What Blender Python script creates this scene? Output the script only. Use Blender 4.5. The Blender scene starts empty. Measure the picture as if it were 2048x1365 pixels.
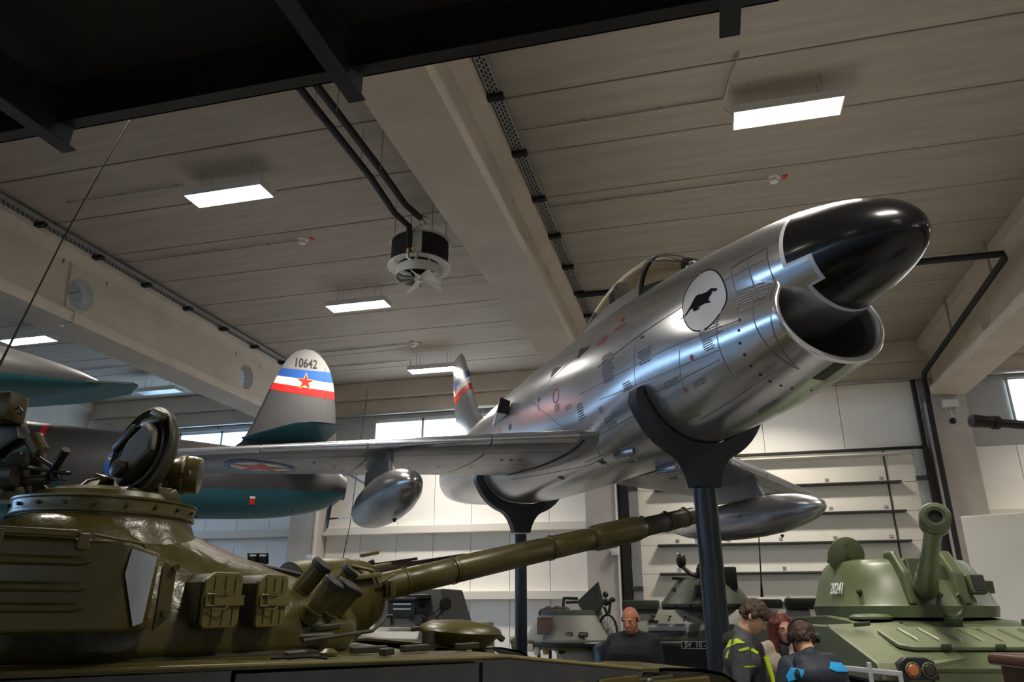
import bpy, bmesh, math, random
from math import sin, cos, pi, radians, sqrt, atan2, hypot
from mathutils import Vector, Matrix
from mathutils.geometry import delaunay_2d_cdt

random.seed(7)
SC = bpy.context.scene
COL = SC.collection

# ------------------------------------------------------------------ camera
EYE = Vector((0.0, 0.0, 1.70))
YAW, PITCH, FPX = radians(14.4), radians(19.95), 1479.1
cam_data = bpy.data.cameras.new('camera')
cam_data.lens = 26.0
cam_data.sensor_width = 36.0
cam_data.clip_end = 200
camera = bpy.data.objects.new('camera', cam_data)
camera.location = EYE
camera.rotation_euler = (radians(90) + PITCH, 0, YAW)
COL.objects.link(camera)
SC.camera = camera
C_R = Vector((cos(YAW), sin(YAW), 0))
C_F = Vector((-sin(YAW) * cos(PITCH), cos(YAW) * cos(PITCH), sin(PITCH)))
C_U = C_R.cross(C_F)

# ------------------------------------------------------------------ world and exposure
world = bpy.data.worlds.new('world')
SC.world = world
world.use_nodes = True
wb = world.node_tree.nodes['Background']
wb.inputs[0].default_value = (0.75, 0.87, 1.0, 1)
wb.inputs[1].default_value = 0.9
SC.view_settings.view_transform = 'Standard'
SC.view_settings.look = 'None'
SC.view_settings.gamma = 1
SC.view_settings.use_curve_mapping = False
SC.view_settings.exposure = 1.2
LAMP_POWER = 9.0 
LAMP_WATT, LAMP_SPREAD = 76.0, radians(118)       # ceiling luminaires
PANE_POWER = 2.1        # daylight in the window panes


def ray(px, py):
    return C_R * ((px - 1024) / FPX) + C_U * ((682.5 - py) / FPX) + C_F


def dep(px, py, t):
    return EYE + ray(px, py) * t


def onY(px, py, Y):
    d = ray(px, py)
    return EYE + d * ((Y - EYE.y) / d.y)


def onZ(px, py, Z):
    d = ray(px, py)
    return EYE + d * ((Z - EYE.z) / d.z)


def onX(px, py, X):
    d = ray(px, py)
    return EYE + d * ((X - EYE.x) / d.x)


# ------------------------------------------------------------------ mesh builder
def frame(axis):
    a = Vector(axis).normalized()
    h = Vector((0, 0, 1)) if abs(a.z) < 0.9 else Vector((1, 0, 0))
    u = h.cross(a).normalized()
    return u, a.cross(u), a


class MB:
    def __init__(s):
        s.v, s.f = [], []

    def add(s, vs, fs):
        o = len(s.v)
        s.v += [tuple(v) for v in vs]
        s.f += [tuple(i + o for i in f) for f in fs]
        return s

    def box(s, c, size, R=None):
        c = Vector(c)
        hx, hy, hz = (k / 2 for k in size)
        vs = []
        for sx, sy, sz in ((-1, -1, -1), (1, -1, -1), (1, 1, -1), (-1, 1, -1), (-1, -1, 1), (1, -1, 1), (1, 1, 1), (-1, 1, 1)):
            p = Vector((sx * hx, sy * hy, sz * hz))
            vs.append(c + (R @ p if R else p))
        return s.add(vs, ((0, 3, 2, 1), (4, 5, 6, 7), (0, 1, 5, 4), (1, 2, 6, 5), (2, 3, 7, 6), (3, 0, 4, 7)))

    def span(s, a, b):
        return s.box([(a[i] + b[i]) / 2 for i in range(3)], [abs(b[i] - a[i]) for i in range(3)])

    def bar(s, p0, p1, w, h, up=(0, 0, 1)):
        p0, p1 = Vector(p0), Vector(p1)
        a = (p1 - p0).normalized()
        u = Vector(up).cross(a)
        if u.length < 1e-4:
            u = Vector((1, 0, 0)).cross(a)
        u.normalize()
        n = a.cross(u)
        R = Matrix((a, u, n)).transposed()
        return s.box((p0 + p1) / 2, ((p1 - p0).length, w, h), R)

    def loft(s, rings, closed=True, c0=True, c1=True):
        n = len(rings[0])
        vs = [p for r in rings for p in r]
        fs = []
        m = n if closed else n - 1
        for i in range(len(rings) - 1):
            for j in range(m):
                k = (j + 1) % n
                fs.append((i * n + j, i * n + k, (i + 1) * n + k, (i + 1) * n + j))
        if c0 and closed:
            fs.append(tuple(reversed(range(n))))
        if c1 and closed:
            b = (len(rings) - 1) * n
            fs.append(tuple(range(b, b + n)))
        return s.add(vs, fs)

    def cyl(s, p0, p1, r0, r1=None, n=16, c0=True, c1=True):
        return s.lathe([(r0, 0), (r0 if r1 is None else r1, (Vector(p1) - Vector(p0)).length)], p0, Vector(p1) - Vector(p0), n, c0, c1)

    def lathe(s, prof, o, axis, n=24, c0=True, c1=True, squash=1.0):
        u, w, a = frame(axis)
        o = Vector(o)
        rings = [[o + a * h + (u * cos(2 * pi * k / n) + w * (sin(2 * pi * k / n) * squash)) * max(r, 1e-4) for k in range(n)] for r, h in prof]
        return s.loft(rings, True, c0, c1)

    def tube(s, path, r, n=8, caps=True):
        path = [Vector(p) for p in path]
        rs = r if isinstance(r, (list, tuple)) else [r] * len(path)
        rings = []
        u = None
        for i, p in enumerate(path):
            t = (path[min(i + 1, len(path) - 1)] - path[max(i - 1, 0)]).normalized()
            if u is None:
                u = frame(t)[0]
            u = (u - t * u.dot(t)).normalized()
            w = t.cross(u)
            rings.append([p + (u * cos(2 * pi * k / n) + w * sin(2 * pi * k / n)) * rs[i] for k in range(n)])
        return s.loft(rings, True, caps, caps)

    def prism(s, poly, o, U, V, depth, N=None):
        """polygon in (U, V), extruded symmetrically along N"""
        o, U, V = Vector(o), Vector(U), Vector(V)
        N = Vector(N) if N else U.cross(V).normalized()
        A = [o + U * a + V * b - N * (depth / 2) for a, b in poly]
        B = [p + N * depth for p in A]
        n = len(poly)
        fs = [tuple(reversed(range(n))), tuple(range(n, 2 * n))]
        fs += [(i, (i + 1) % n, n + (i + 1) % n, n + i) for i in range(n)]
        return s.add(A + B, fs)

    def ball(s, c, r, n=16, m=10, R=None):
        c = Vector(c)
        rr = (r, r, r) if not isinstance(r, (tuple, list)) else r
        rings = []
        for i in range(m + 1):
            t = pi * i / m
            ring = []
            for k in range(n):
                p = Vector((rr[0] * max(sin(t), 1e-3) * cos(2 * pi * k / n), rr[1] * max(sin(t), 1e-3) * sin(2 * pi * k / n), rr[2] * cos(t)))
                ring.append(c + (R @ p if R else p))
            rings.append(ring)
        return s.loft(rings)

    def build(s, name, mat, parent=None, smooth=35, bevel=0, seg=2, world=False, kind=None, label=None, subdiv=0):
        me = bpy.data.meshes.new(name)
        vs = s.v
        loc = None
        if parent is not None:
            if world:
                M = PM[parent.name].inverted()
                vs = [tuple(M @ Vector(v)) for v in vs]
        me.from_pydata(vs, [], s.f)
        bm = bmesh.new()
        bm.from_mesh(me)
        if subdiv == 0:
            bmesh.ops.remove_doubles(bm, verts=bm.verts, dist=1e-5)
        bmesh.ops.recalc_face_normals(bm, faces=bm.faces)
        if bevel:
            es = [e for e in bm.edges if len(e.link_faces) == 2 and e.calc_face_angle(0) > radians(28)]
            bmesh.ops.bevel(bm, geom=es, offset=bevel, segments=seg, profile=0.5, affect='EDGES', clamp_overlap=True)
        bm.to_mesh(me)
        bm.free()
        me.materials.append(MAT[mat] if isinstance(mat, str) else mat)
        o = bpy.data.objects.new(name, me)
        if parent is not None:
            o.parent = parent
        else:
            # top-level mesh: origin at its base
            xs = [v.co for v in me.vertices]
            b = Vector((sum(p.x for p in xs) / len(xs), sum(p.y for p in xs) / len(xs), min(p.z for p in xs)))
            me.transform(Matrix.Translation(-b))
            o.location = b
            PM[o.name] = Matrix.Translation(b)
        COL.objects.link(o)
        PM[o.name] = (PM[parent.name] if parent is not None else PM.get(o.name, Matrix()))
        if smooth:
            me.shade_smooth()
            me.set_sharp_from_angle(angle=radians(smooth))
        if kind:
            o['kind'] = kind
        if label:
            o['label'] = label
        return o


PM = {}


def thing(name, label, cat, loc=(0, 0, 0), rot=(0, 0, 0), group=None, kind=None):
    o = bpy.data.objects.new(name, None)
    o.empty_display_size = 0.2
    o.location = loc
    o.rotation_euler = rot
    COL.objects.link(o)
    from mathutils import Euler
    PM[o.name] = Matrix.Translation(Vector(loc)) @ Euler(rot).to_matrix().to_4x4()
    tag(o, label, cat, group, kind)
    return o


def tag(o, label=None, cat=None, group=None, kind=None):
    if label:
        o['label'] = label
    if cat:
        o['category'] = cat
    if group:
        o['group'] = group
    if kind:
        o['kind'] = kind
    return o


def copy_tree(o, parent=None):
    c = o.copy()
    COL.objects.link(c)
    if parent is not None:
        c.parent = parent
    for ch in list(o.children):
        copy_tree(ch, c)
    return c


def herm(xs, ys, x):
    n = len(xs)
    if x <= xs[0]:
        return ys[0]
    if x >= xs[-1]:
        return ys[-1]
    i = max(k for k in range(n - 1) if xs[k] <= x)

    def sl(k):
        if k == 0:
            return (ys[1] - ys[0]) / (xs[1] - xs[0])
        if k == n - 1:
            return (ys[-1] - ys[-2]) / (xs[-1] - xs[-2])
        a = (ys[k] - ys[k - 1]) / (xs[k] - xs[k - 1])
        b = (ys[k + 1] - ys[k]) / (xs[k + 1] - xs[k])
        if a * b <= 0:
            return 0
        return 2 * a * b / (a + b)
    h = xs[i + 1] - xs[i]
    t = (x - xs[i]) / h
    return (2 * t ** 3 - 3 * t * t + 1) * ys[i] + (t ** 3 - 2 * t * t + t) * h * sl(i) + (-2 * t ** 3 + 3 * t * t) * ys[i + 1] + (t ** 3 - t * t) * h * sl(i + 1)


def sstep(a, b, x):
    t = min(1, max(0, (x - a) / (b - a)))
    return t * t * (3 - 2 * t)


# ------------------------------------------------------------------ materials
MAT = {}


def mat(name, col, rough=0.5, metal=0.0, var=0.0, vscale=3.0, stretch=(1, 1, 1), bump=0.0, bscale=40.0, spec=0.5, rvar=0.0, coat=0.0, trans=0.0, ior=1.45, emit=0.0, col2=None):
    m = bpy.data.materials.new(name)
    m.use_nodes = True
    nt = m.node_tree
    b = nt.nodes['Principled BSDF']
    b.inputs['Base Color'].default_value = (*col, 1)
    b.inputs['Roughness'].default_value = rough
    b.inputs['Metallic'].default_value = metal
    b.inputs['Specular IOR Level'].default_value = spec
    b.inputs['Coat Weight'].default_value = coat
    b.inputs['Transmission Weight'].default_value = trans
    b.inputs['IOR'].default_value = ior
    if emit:
        b.inputs['Emission Color'].default_value = (*col, 1)
        b.inputs['Emission Strength'].default_value = emit
    if var or bump or rvar:
        tc = nt.nodes.new('ShaderNodeTexCoord')
        mp = nt.nodes.new('ShaderNodeMapping')
        mp.inputs['Scale'].default_value = stretch
        nt.links.new(tc.outputs['Object'], mp.inputs[0])
    if var or rvar:
        n = nt.nodes.new('ShaderNodeTexNoise')
        n.inputs['Scale'].default_value = vscale
        n.inputs['Detail'].default_value = 6
        n.inputs['Roughness'].default_value = 0.62
        nt.links.new(mp.outputs[0], n.inputs['Vector'])
        if var:
            r = nt.nodes.new('ShaderNodeValToRGB')
            lo = col2 if col2 else tuple(c * (1 - var) for c in col)
            hi = tuple(min(1, c * (1 + var * 0.6)) for c in col)
            r.color_ramp.elements[0].position = 0.3
            r.color_ramp.elements[1].position = 0.7
            r.color_ramp.elements[0].color = (*lo, 1)
            r.color_ramp.elements[1].color = (*hi, 1)
            nt.links.new(n.outputs['Fac'], r.inputs[0])
            nt.links.new(r.outputs[0], b.inputs['Base Color'])
        if rvar:
            mr = nt.nodes.new('ShaderNodeMapRange')
            mr.inputs['To Min'].default_value = max(0.02, rough - rvar)
            mr.inputs['To Max'].default_value = min(1, rough + rvar)
            nt.links.new(n.outputs['Fac'], mr.inputs[0])
            nt.links.new(mr.outputs[0], b.inputs['Roughness'])
    if bump:
        n2 = nt.nodes.new('ShaderNodeTexNoise')
        n2.inputs['Scale'].default_value = bscale
        n2.inputs['Detail'].default_value = 4
        nt.links.new(mp.outputs[0], n2.inputs['Vector'])
        bp = nt.nodes.new('ShaderNodeBump')
        bp.inputs['Strength'].default_value = bump
        bp.inputs['Distance'].default_value = 0.02
        nt.links.new(n2.outputs['Fac'], bp.inputs['Height'])
        nt.links.new(bp.outputs[0], b.inputs['Normal'])
    MAT[name] = m
    return m


mat('concrete_plank', (0.375, 0.335, 0.285), 0.85, var=0.16, vscale=1.5, stretch=(0.35, 3.5, 1), bump=0.12, bscale=14)
mat('concrete_joint', (0.10, 0.085, 0.07), 0.9)
mat('concrete_beam', (0.57, 0.50, 0.415), 0.8, var=0.13, vscale=1.3, bump=0.1, bscale=9)
mat('concrete_column', (0.50, 0.46, 0.42), 0.85, var=0.12, vscale=2.2, bump=0.1, bscale=20)
mat('concrete_floor', (0.19, 0.183, 0.172), 0.45, var=0.2, vscale=0.8, bump=0.05)
mat('wall_white', (0.85, 0.825, 0.78), 0.55, var=0.05, vscale=0.7)
mat('wall_grey', (0.42, 0.42, 0.41), 0.7, var=0.06, vscale=0.8)
mat('rail_cream', (0.74, 0.70, 0.63), 0.55)
mat('galvanised', (0.45, 0.47, 0.47), 0.42, 0.75, var=0.2, vscale=12)
mat('black_steel', (0.016, 0.018, 0.022), 0.42, 0.0, var=0.35, vscale=5, bump=0.15, bscale=60)
mat('black_sheet', (0.02, 0.019, 0.018), 0.75, var=0.25, vscale=2)
mat('dusty_gusset', (0.10, 0.11, 0.13), 0.9, bump=0.6, bscale=150, var=0.3, vscale=60)
mat('pipe_black', (0.012, 0.012, 0.013), 0.65)
mat('lamp_glow', (1.0, 0.93, 0.82), 0.5, emit=LAMP_POWER)
mat('lamp_off', (0.55, 0.72, 0.75), 0.35)
mat('lamp_body', (0.6, 0.6, 0.58), 0.5)
mat('pane_glow', (0.80, 0.90, 1.0), 0.2, emit=PANE_POWER)
mat('pane_sky', (0.50, 0.73, 1.0), 0.2, emit=PANE_POWER * 1.7)
mat('window_frame', (0.55, 0.58, 0.6), 0.4)
mat('white_plastic', (0.72, 0.70, 0.66), 0.45)
mat('heater_white', (0.62, 0.60, 0.54), 0.5, var=0.06)
mat('heater_mesh', (0.013, 0.012, 0.012), 0.8, bump=0.4, bscale=200)
mat('red_paint', (0.62, 0.03, 0.025), 0.4)
mat('yellow_paint', (0.75, 0.55, 0.05), 0.4)
mat('brass', (0.5, 0.38, 0.16), 0.35, 0.9)
mat('door_white', (0.78, 0.755, 0.68), 0.5, var=0.04)
mat('dark_rib', (0.05, 0.05, 0.05), 0.5)

# ================================================================== THE HALL
CEIL, WALLY = 7.60, 18.40
BAYS = (-18.0, -10.2, -2.4, 5.4, 13.2)
XL, XR, YF = -27.0, 21.0, -13.0


def struct(o, label=None):
    o['kind'] = 'structure'
    if label:
        o['label'] = label
    return o


struct(MB().span((XL - .3, YF - .3, -.2), (XR + .3, WALLY + .3, 0)).build('floor', 'concrete_floor', smooth=0), 'grey concrete hall floor')
ceiling = struct(MB().span((XL - .3, YF - .3, CEIL + .07), (XR + .3, WALLY + .3, CEIL + .3)).build('ceiling', 'concrete_joint', smooth=0), 'precast concrete plank ceiling with dark joints')
# planks 1.2 m wide, one object each, mesh shared per bay width
y0 = 7.27 - 1.2 * 16
edges = [-25.8] + list(BAYS) + [21.0]
cache = {}
for i in range(len(edges) - 1):
    w = edges[i + 1] - edges[i] - .02
    key = round(w, 2)
    if key not in cache:
        b = MB().span((-w / 2, .011, 0), (w / 2, 1.189, .12))
        o = b.build('ceiling_plank', 'concrete_plank', ceiling, smooth=0, bevel=.008, seg=1)
        cache[key] = o.data
        COL.objects.unlink(o)
        bpy.data.objects.remove(o)
    for k in range(26):
        yy = y0 + 1.2 * k
        if yy + 1.2 > WALLY + .2 or yy < YF - .5:
            continue
        o = bpy.data.objects.new('ceiling_plank', cache[key])
        o.parent = ceiling
        o.location = Vector(((edges[i] + edges[i + 1]) / 2, yy, CEIL)) - ceiling.location
        COL.objects.link(o)

# ---- roof beams: precast I section with round openings in the web
BEAM_Y0, BEAM_Y1 = YF, 18.05


def roof_beam(X, label):
    m = MB()
    hw = .12

    def slab(poly):
        m.prism(poly, (X, (BEAM_Y0 + BEAM_Y1) / 2, 0), (1, 0, 0), (0, 0, 1), BEAM_Y1 - BEAM_Y0, N=(0, 1, 0))
    slab([(-.36, 6.15), (.36, 6.15), (.36, 6.33), (hw, 6.43), (-hw, 6.43), (-.36, 6.33)])
    slab([(-hw, 7.24), (hw, 7.24), (.30, 7.38), (.30, CEIL), (-.30, CEIL), (-.30, 7.38)])
    z0, z1 = 6.43, 7.24
    zc, r, n = 6.785, .285, 32
    holes = [14.4 - 4.93 * k for k in range(6)]
    y = BEAM_Y1
    for hy in holes:
        a, b = hy + .5, hy - .5
        m.span((X - hw, y, z0), (X + hw, a, z1))
        # square patch around the opening
        rings = []
        for sx in (-1, 1):
            sq, ci = [], []
            for k in range(n):
                t = 2 * pi * k / n
                c, s = cos(t), sin(t)
                q = min(.5 / abs(c) if abs(c) > 1e-6 else 9, (((z1 - zc) if s > 0 else (zc - z0)) / abs(s)) if abs(s) > 1e-6 else 9)
                sq.append((X + sx * hw, hy + q * c, zc + q * s))
                ci.append((X + sx * hw, hy + r * c, zc + r * s))
            rings += [sq, ci] if sx < 0 else [ci, sq]
        m.loft(rings, True, False, False)
        y = b
    m.span((X - hw, y, z0), (X + hw, BEAM_Y0, z1))
    o = m.build('ceiling_beam', 'concrete_beam', smooth=30)
    return struct(o, label)


for X, nm in zip(BAYS, ('outermost concrete roof beam at far left', 'left concrete roof beam with round openings', 'middle concrete roof beam above the silver jet', 'right concrete roof beam with round opening', 'far right concrete roof beam outside the frame')):
    roof_beam(X, nm)

# ---- transverse beam under the ceiling along the back wall
m = MB()
m.span((XL, 18.0, 7.14), (XR, WALLY, CEIL))
m.span((XL, 18.2, 6.74), (XR, WALLY, 7.14))
struct(m.build('trim_1', 'concrete_beam', smooth=0, bevel=.015), 'concrete edge beam under the ceiling along the back wall')

# ---- columns
for X, nm in zip(BAYS, ('outer', 'left', 'middle', 'right', 'far right')):
    m = MB()
    m.span((X - .36, 17.72, 0), (X + .36, WALLY, 6.15))
    for z in (1.2, 2.6, 4.0, 5.3):
        pass
    struct(m.build('column', 'concrete_column', smooth=0, bevel=.02), 'square concrete column carrying the %s roof beam' % nm)

# ---- back wall: backing, sandwich panels one by one, rails and windows
wall = struct(MB().span((XL, WALLY + .06, 0), (XR, WALLY + .36, CEIL)).build('wall_back', 'wall_grey', smooth=0), 'back wall of the hall')
pcache = {}


def wpanel(x0, x1, z0, z1, mt, y=WALLY, name='wall_panel', th=.06):
    key = (round(x1 - x0, 2), round(z1 - z0, 2), mt, name)
    if key not in pcache:
        o = MB().span((0.006, -.0, 0.004), (x1 - x0 - .006, th, z1 - z0 - .004)).build(name, mt, wall, smooth=0, bevel=.004, seg=1)
        pcache[key] = o.data
        bpy.data.objects.remove(o)
    o = bpy.data.objects.new(name, pcache[key])
    o.parent = wall
    o.location = Vector((x0, y, z0)) - wall.location
    COL.objects.link(o)
    return o


WINZ0, WINZ1 = 5.35, 6.58
for i in range(len(edges) - 1):
    a, b = edges[i] + (.36 if i else 0), edges[i + 1] - (.36 if i < len(edges) - 2 else 0)
    if i == 3:
        continue
    n = max(1, round((b - a) / 1.05))
    w = (b - a) / n
    for k in range(n):
        wpanel(a + w * k, a + w * (k + 1), 0, 5.12, 'wall_white')
        if k % 2 == 0:
            wpanel(a + w * k, a + w * min(n, k + 2), 6.62, 6.74, 'wall_grey')
# bay of the sectional door: white panels above the door and beside it
a, b = -2.04, 5.04
for k in range(4):
    w = (b - a) / 4
    wpanel(a + w * k, a + w * (k + 1), 5.14, 6.74, 'wall_white')

# rails (horizontal girts) in front of the panels
nrail = 0
for i in (0, 1, 2, 4, 5):
    a, b = edges[i] + .36, edges[i + 1] - .36
    for z in (3.62, 2.02):
        o = MB().span((a, WALLY - .24, z - .10), (b, WALLY - .002, z + .10)).build('wall_rail', 'rail_cream', wall, smooth=0, bevel=.012, world=True)


# windows: ribbon of panes high in the wall
def ribbon(name, x0, x1, z0, z1, y, label, nrm=-1, axis='x', npane=3, pm='pane_glow'):
    def pt(u, d, z):
        return (u, y + nrm * d, z) if axis == 'x' else (y + nrm * d, u, z)
    fr = MB()
    t = .07
    fr.span(pt(x0, -.03, z0), pt(x1, .06, z0 + t))
    fr.span(pt(x0, -.03, z1 - t), pt(x1, .06, z1))
    w = (x1 - x0) / npane
    for k in range(npane + 1):
        u = x0 + w * k
        u0, u1 = max(x0, u - t / 2), min(x1, u + t / 2)
        fr.span(pt(u0, -.03, z0), pt(u1, .06, z1))
    root = struct(fr.build(name, 'window_frame', smooth=0, bevel=.006, seg=1), label)
    for k in range(npane):
        MB().span(pt(x0 + w * k + t / 2, -.02, z0 + t), pt(x0 + w * (k + 1) - t / 2, .0, z1 - t)).build('window_pane', pm, root, smooth=0, world=True)
    return root


ribbon('window_1', -8.6, -4.4, WINZ0, WINZ1, WALLY, 'ribbon window high in the back wall behind the silver jet tail')
ribbon('window_2', -16.2, -12.0, WINZ0, WINZ1, WALLY, 'ribbon window high in the back wall left of the grey jet fin', pm='pane_sky')
ribbon('window_3', 6.85, 11.4, 5.55, 6.66, WALLY, 'ribbon window high in the back wall at the right edge')
ribbon('window_4', -25.5, -19.5, WINZ0, WINZ1, WALLY, 'ribbon window at the far left end of the back wall', npane=4, pm='pane_sky')
# light rail (conduit tray) above the windows
m = MB()
for k in range(len(BAYS) - 1):
    m.span((BAYS[k] + .4, 18.1, 6.70), (BAYS[k + 1] - .4, 18.19, 6.745))
m2 = m.build('cable_tray', 'galvanised', smooth=0)
tag(m2, 'galvanised cable tray running along the back wall over the windows', 'cable tray')

# side and front walls
wl = struct(MB().span((XL - .3, YF, 0), (XL, WALLY, CEIL)).build('wall_left', 'wall_white', smooth=0), 'left end wall')
struct(MB().span((XR, YF, 0), (XR + .3, WALLY, CEIL)).build('wall_right', 'wall_white', smooth=0), 'right end wall')
struct(MB().span((XL, YF - .3, 0), (XR, YF, CEIL)).build('wall_front', 'wall_white', smooth=0), 'front wall behind the viewer')
ribbon('window_5', -11.5, 17.0, 4.6, 6.3, XL, 'long ribbon window in the left end wall', nrm=1, axis='y', npane=14, pm='pane_sky')
for k in range(4):
    ribbon('window_%d' % (6 + k), (-25, -16.5, -8.7, 9)[k], (-18.6, -10.8, -3.2, 18)[k], 4.9, 6.1, YF, ('first', 'second', 'third', 'fourth')[k] + ' ribbon window in the front wall behind the viewer', nrm=1, npane=4)

# ---- sectional door
door = thing('door_1', 'white sectional hangar door with dark ribs', None, (1.4, WALLY - .04, 0))
door['kind'] = 'structure'
RZ = (5.02, 4.39, 3.75, 3.11, 2.47, 1.84, 1.20, .57)
DX0, DX1 = -1.68, 4.82
prev = 5.12
for k, z in enumerate(RZ):
    z1 = prev
    MB().span((DX0, WALLY - .08, z + .004), (DX1, WALLY - .03, z1 - .004)).build('door_panel', 'door_white', door, smooth=0, bevel=.004, seg=1, world=True)
    prev = z
    # stiffening rib along each joint
    ms = MB()
    ms.prism([(0, 0), (.20, -.02), (.20, -.045), (0, -.07)], ((DX0 + DX1) / 2, WALLY - .08, z + .03), (0, -1, 0), (0, 0, 1), 5.42 if k else 5.6, N=(1, 0, 0))
    ms.build('door_rib', 'dark_rib' if k else 'rail_cream', door, smooth=0, world=True)
    for q in range(5):
        MB().span((DX0 + .95 + 1.15 * q, WALLY - .095, z + .075), (DX0 + 1.03 + 1.15 * q, WALLY - .08, z + .135)).build('hinge', 'galvanised', door, smooth=0, world=True)
MB().span((DX0, WALLY - .08, .0), (DX1, WALLY - .03, prev - .004)).build('door_panel', 'door_white', door, smooth=0, world=True)
for x in (4.02,):
    MB().span((x, WALLY - .1, 0), (x + .035, WALLY - .08, 5.1)).build('panel_joint_strip', 'dark_rib', door, smooth=0, world=True)
MB().span((DX0 - .02, WALLY - .16, 5.12), (DX1 + .1, WALLY - .03, 5.17)).build('lintel_seal', 'black_sheet', door, smooth=0, world=True)
for x0, x1 in ((-1.98, -1.80), (4.86, 4.95)):
    m = MB().span((x0, WALLY - .22, 0), (x1, WALLY - .10, 6.7))
    m.build('guide_post', 'black_steel', door, smooth=0, bevel=.01, world=True)
for x0, x1 in ((-1.78, -1.55), (4.64, 4.85)):
    m = MB().span((x0, WALLY - .14, 0), (x1, WALLY - .10, 5.1))
    m.build('guide_rail', 'galvanised', door, smooth=0, world=True)
    for z in (.9, 2.1, 3.3, 4.4):
        MB().span((x0 - .02, WALLY - .18, z), (x1, WALLY - .10, z + .1)).build('roller', 'dark_rib', door, smooth=0, world=True)

# vertical drain pipe with horizontal run at the right beam
def rpipe(pts, r, mt, name, label, cat, n=10):
    return tag(MB().tube(pts, r, n).build(name, mt), label, cat)


rpipe([(4.98, 17.62, 0), (4.98, 17.62, 6.55), (4.98, 17.5, 6.65), (4.98, 12.3, 6.98), (4.92, 12.15, 7.0), (-1.9, 12.1, 7.0)], .055, 'pipe_black', 'drain_pipe', 'dark pipe along the right roof beam and down its column', 'pipe')
for Y, z in ((12.9, 6.95), (15.3, 6.8)):
    tag(MB().bar((4.98, Y, z), (4.98, Y, CEIL), .035, .035).build('pipe_hanger', 'galvanised'), 'steel hanger strap holding the dark pipe ' + ('near its bend' if Y < 14 else 'halfway to the column'), 'hanger')

# small box with camera under the right beam
eb = thing('exit_lamp', 'small grey lamp box on top of the right column', 'lamp', (5.4, 17.6, 5.55))
MB().span((5.22, 17.52, 5.86), (5.55, 17.72, 6.02)).build('housing', 'lamp_body', eb, bevel=.012, world=True)
for x in (5.27, 5.48):
    MB().span((x, 17.6, 5.70), (x + .025, 17.63, 5.86)).build('bracket', 'galvanised', eb, smooth=0, world=True)
MB().ball((5.385, 17.62, 5.56), .07).build('lens', 'pipe_black', eb, world=True)
MB().cyl((5.385, 17.62, 5.6), (5.385, 17.62, 5.86), .012, n=6).build('stem', 'galvanised', eb, world=True)

# conduit with junction box on left column and conduit on middle column
for (x, lab) in ((-9.75, 'white conduit with junction box on the left column'), (-2.02, 'white conduit with junction box on the middle column')):
    cd = thing('wall_conduit', lab, 'conduit', (x, 17.7, 0))
    MB().cyl((x, 17.69, 0), (x, 17.69, 5.0), .02, n=8).build('pipe', 'white_plastic', cd, world=True)
    MB().span((x - .16, 17.6, 2.86), (x + .02, 17.72, 3.0)).build('junction_box', 'white_plastic', cd, bevel=.01, world=True)

# ---- cable trays along the beams
def tray(X, label):
    t = thing('cable_tray', label, 'cable tray', (X, 3, 7.44))
    m = MB()
    m.span((X - .075, YF, 7.455), (X + .075, 17.9, 7.463))
    m.span((X - .075, YF, 7.46), (X - .068, 17.9, 7.52))
    m.span((X + .068, YF, 7.46), (X + .075, 17.9, 7.52))
    m.build('channel', 'galvanised', t, smooth=0, world=True)
    m = MB()
    k = 4.0
    i = 0
    while k < 17.6:
        for dx in (-.04, .0, .04):
            m.box((X + dx, k + (.04 if dx == 0 else 0), 7.453), (.022, .05, .004))
        k += .085
    m.build('slots', 'pipe_black', t, smooth=0, world=True, kind='stuff')
    k = 3.4
    while k < 17.8:
        b = MB().prism([(-.12, 0), (.1, 0), (.1, .06), (-.12, .16)], (X, k, 7.40), (1, 0, 0), (0, 0, 1), .09, N=(0, 1, 0))
        b.build('bracket', 'pipe_black', t, smooth=0, world=True)
        k += 1.2
    return t


tray(-2.0, 'perforated cable tray beside the middle roof beam')
tray(-9.82, 'perforated cable tray beside the left roof beam')
tray(5.82, 'perforated cable tray behind the right roof beam')

# ---- luminaires
lam0 = None


def lamp(X, Y, label, on=True):
    t = thing('ceiling_light', label, 'ceiling light', (X, Y, 7.19), (0, 0, 0), 'ceiling luminaires')
    m = MB()
    m.span((-.60, -.185, .0), (.60, -.17, .10)).span((-.60, .17, .0), (.60, .185, .10)).span((-.615, -.185, 0), (-.60, .185, .10)).span((.60, -.185, 0), (.615, .185, .10)).span((-.6, -.18, .09), (.6, .18, .10))
    m.build('housing', 'lamp_body', t, smooth=0)
    MB().span((-.597, -.167, .005), (.597, .167, .02)).build('diffuser', 'lamp_glow' if on else 'lamp_off', t, smooth=0)
    if on:
        ld = bpy.data.lights.new('tube_light', 'AREA')
        ld.shape = 'RECTANGLE'
        ld.size, ld.size_y = 1.19, .33
        ld.energy = LAMP_WATT
        ld.spread = LAMP_SPREAD
        ld.color = (1.0, .93, .82)
        lo = bpy.data.objects.new('tube_light', ld)
        lo.parent = t
        lo.location = (0, 0, .003)
        COL.objects.link(lo)
    for sx in (-.4, .4):
        for sy in (-.12, .12):
            MB().cyl((sx, sy, .10), (sx, sy, CEIL - 7.19), .006, n=5).build('suspension_wire', 'galvanised', t)
    return t


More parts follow.
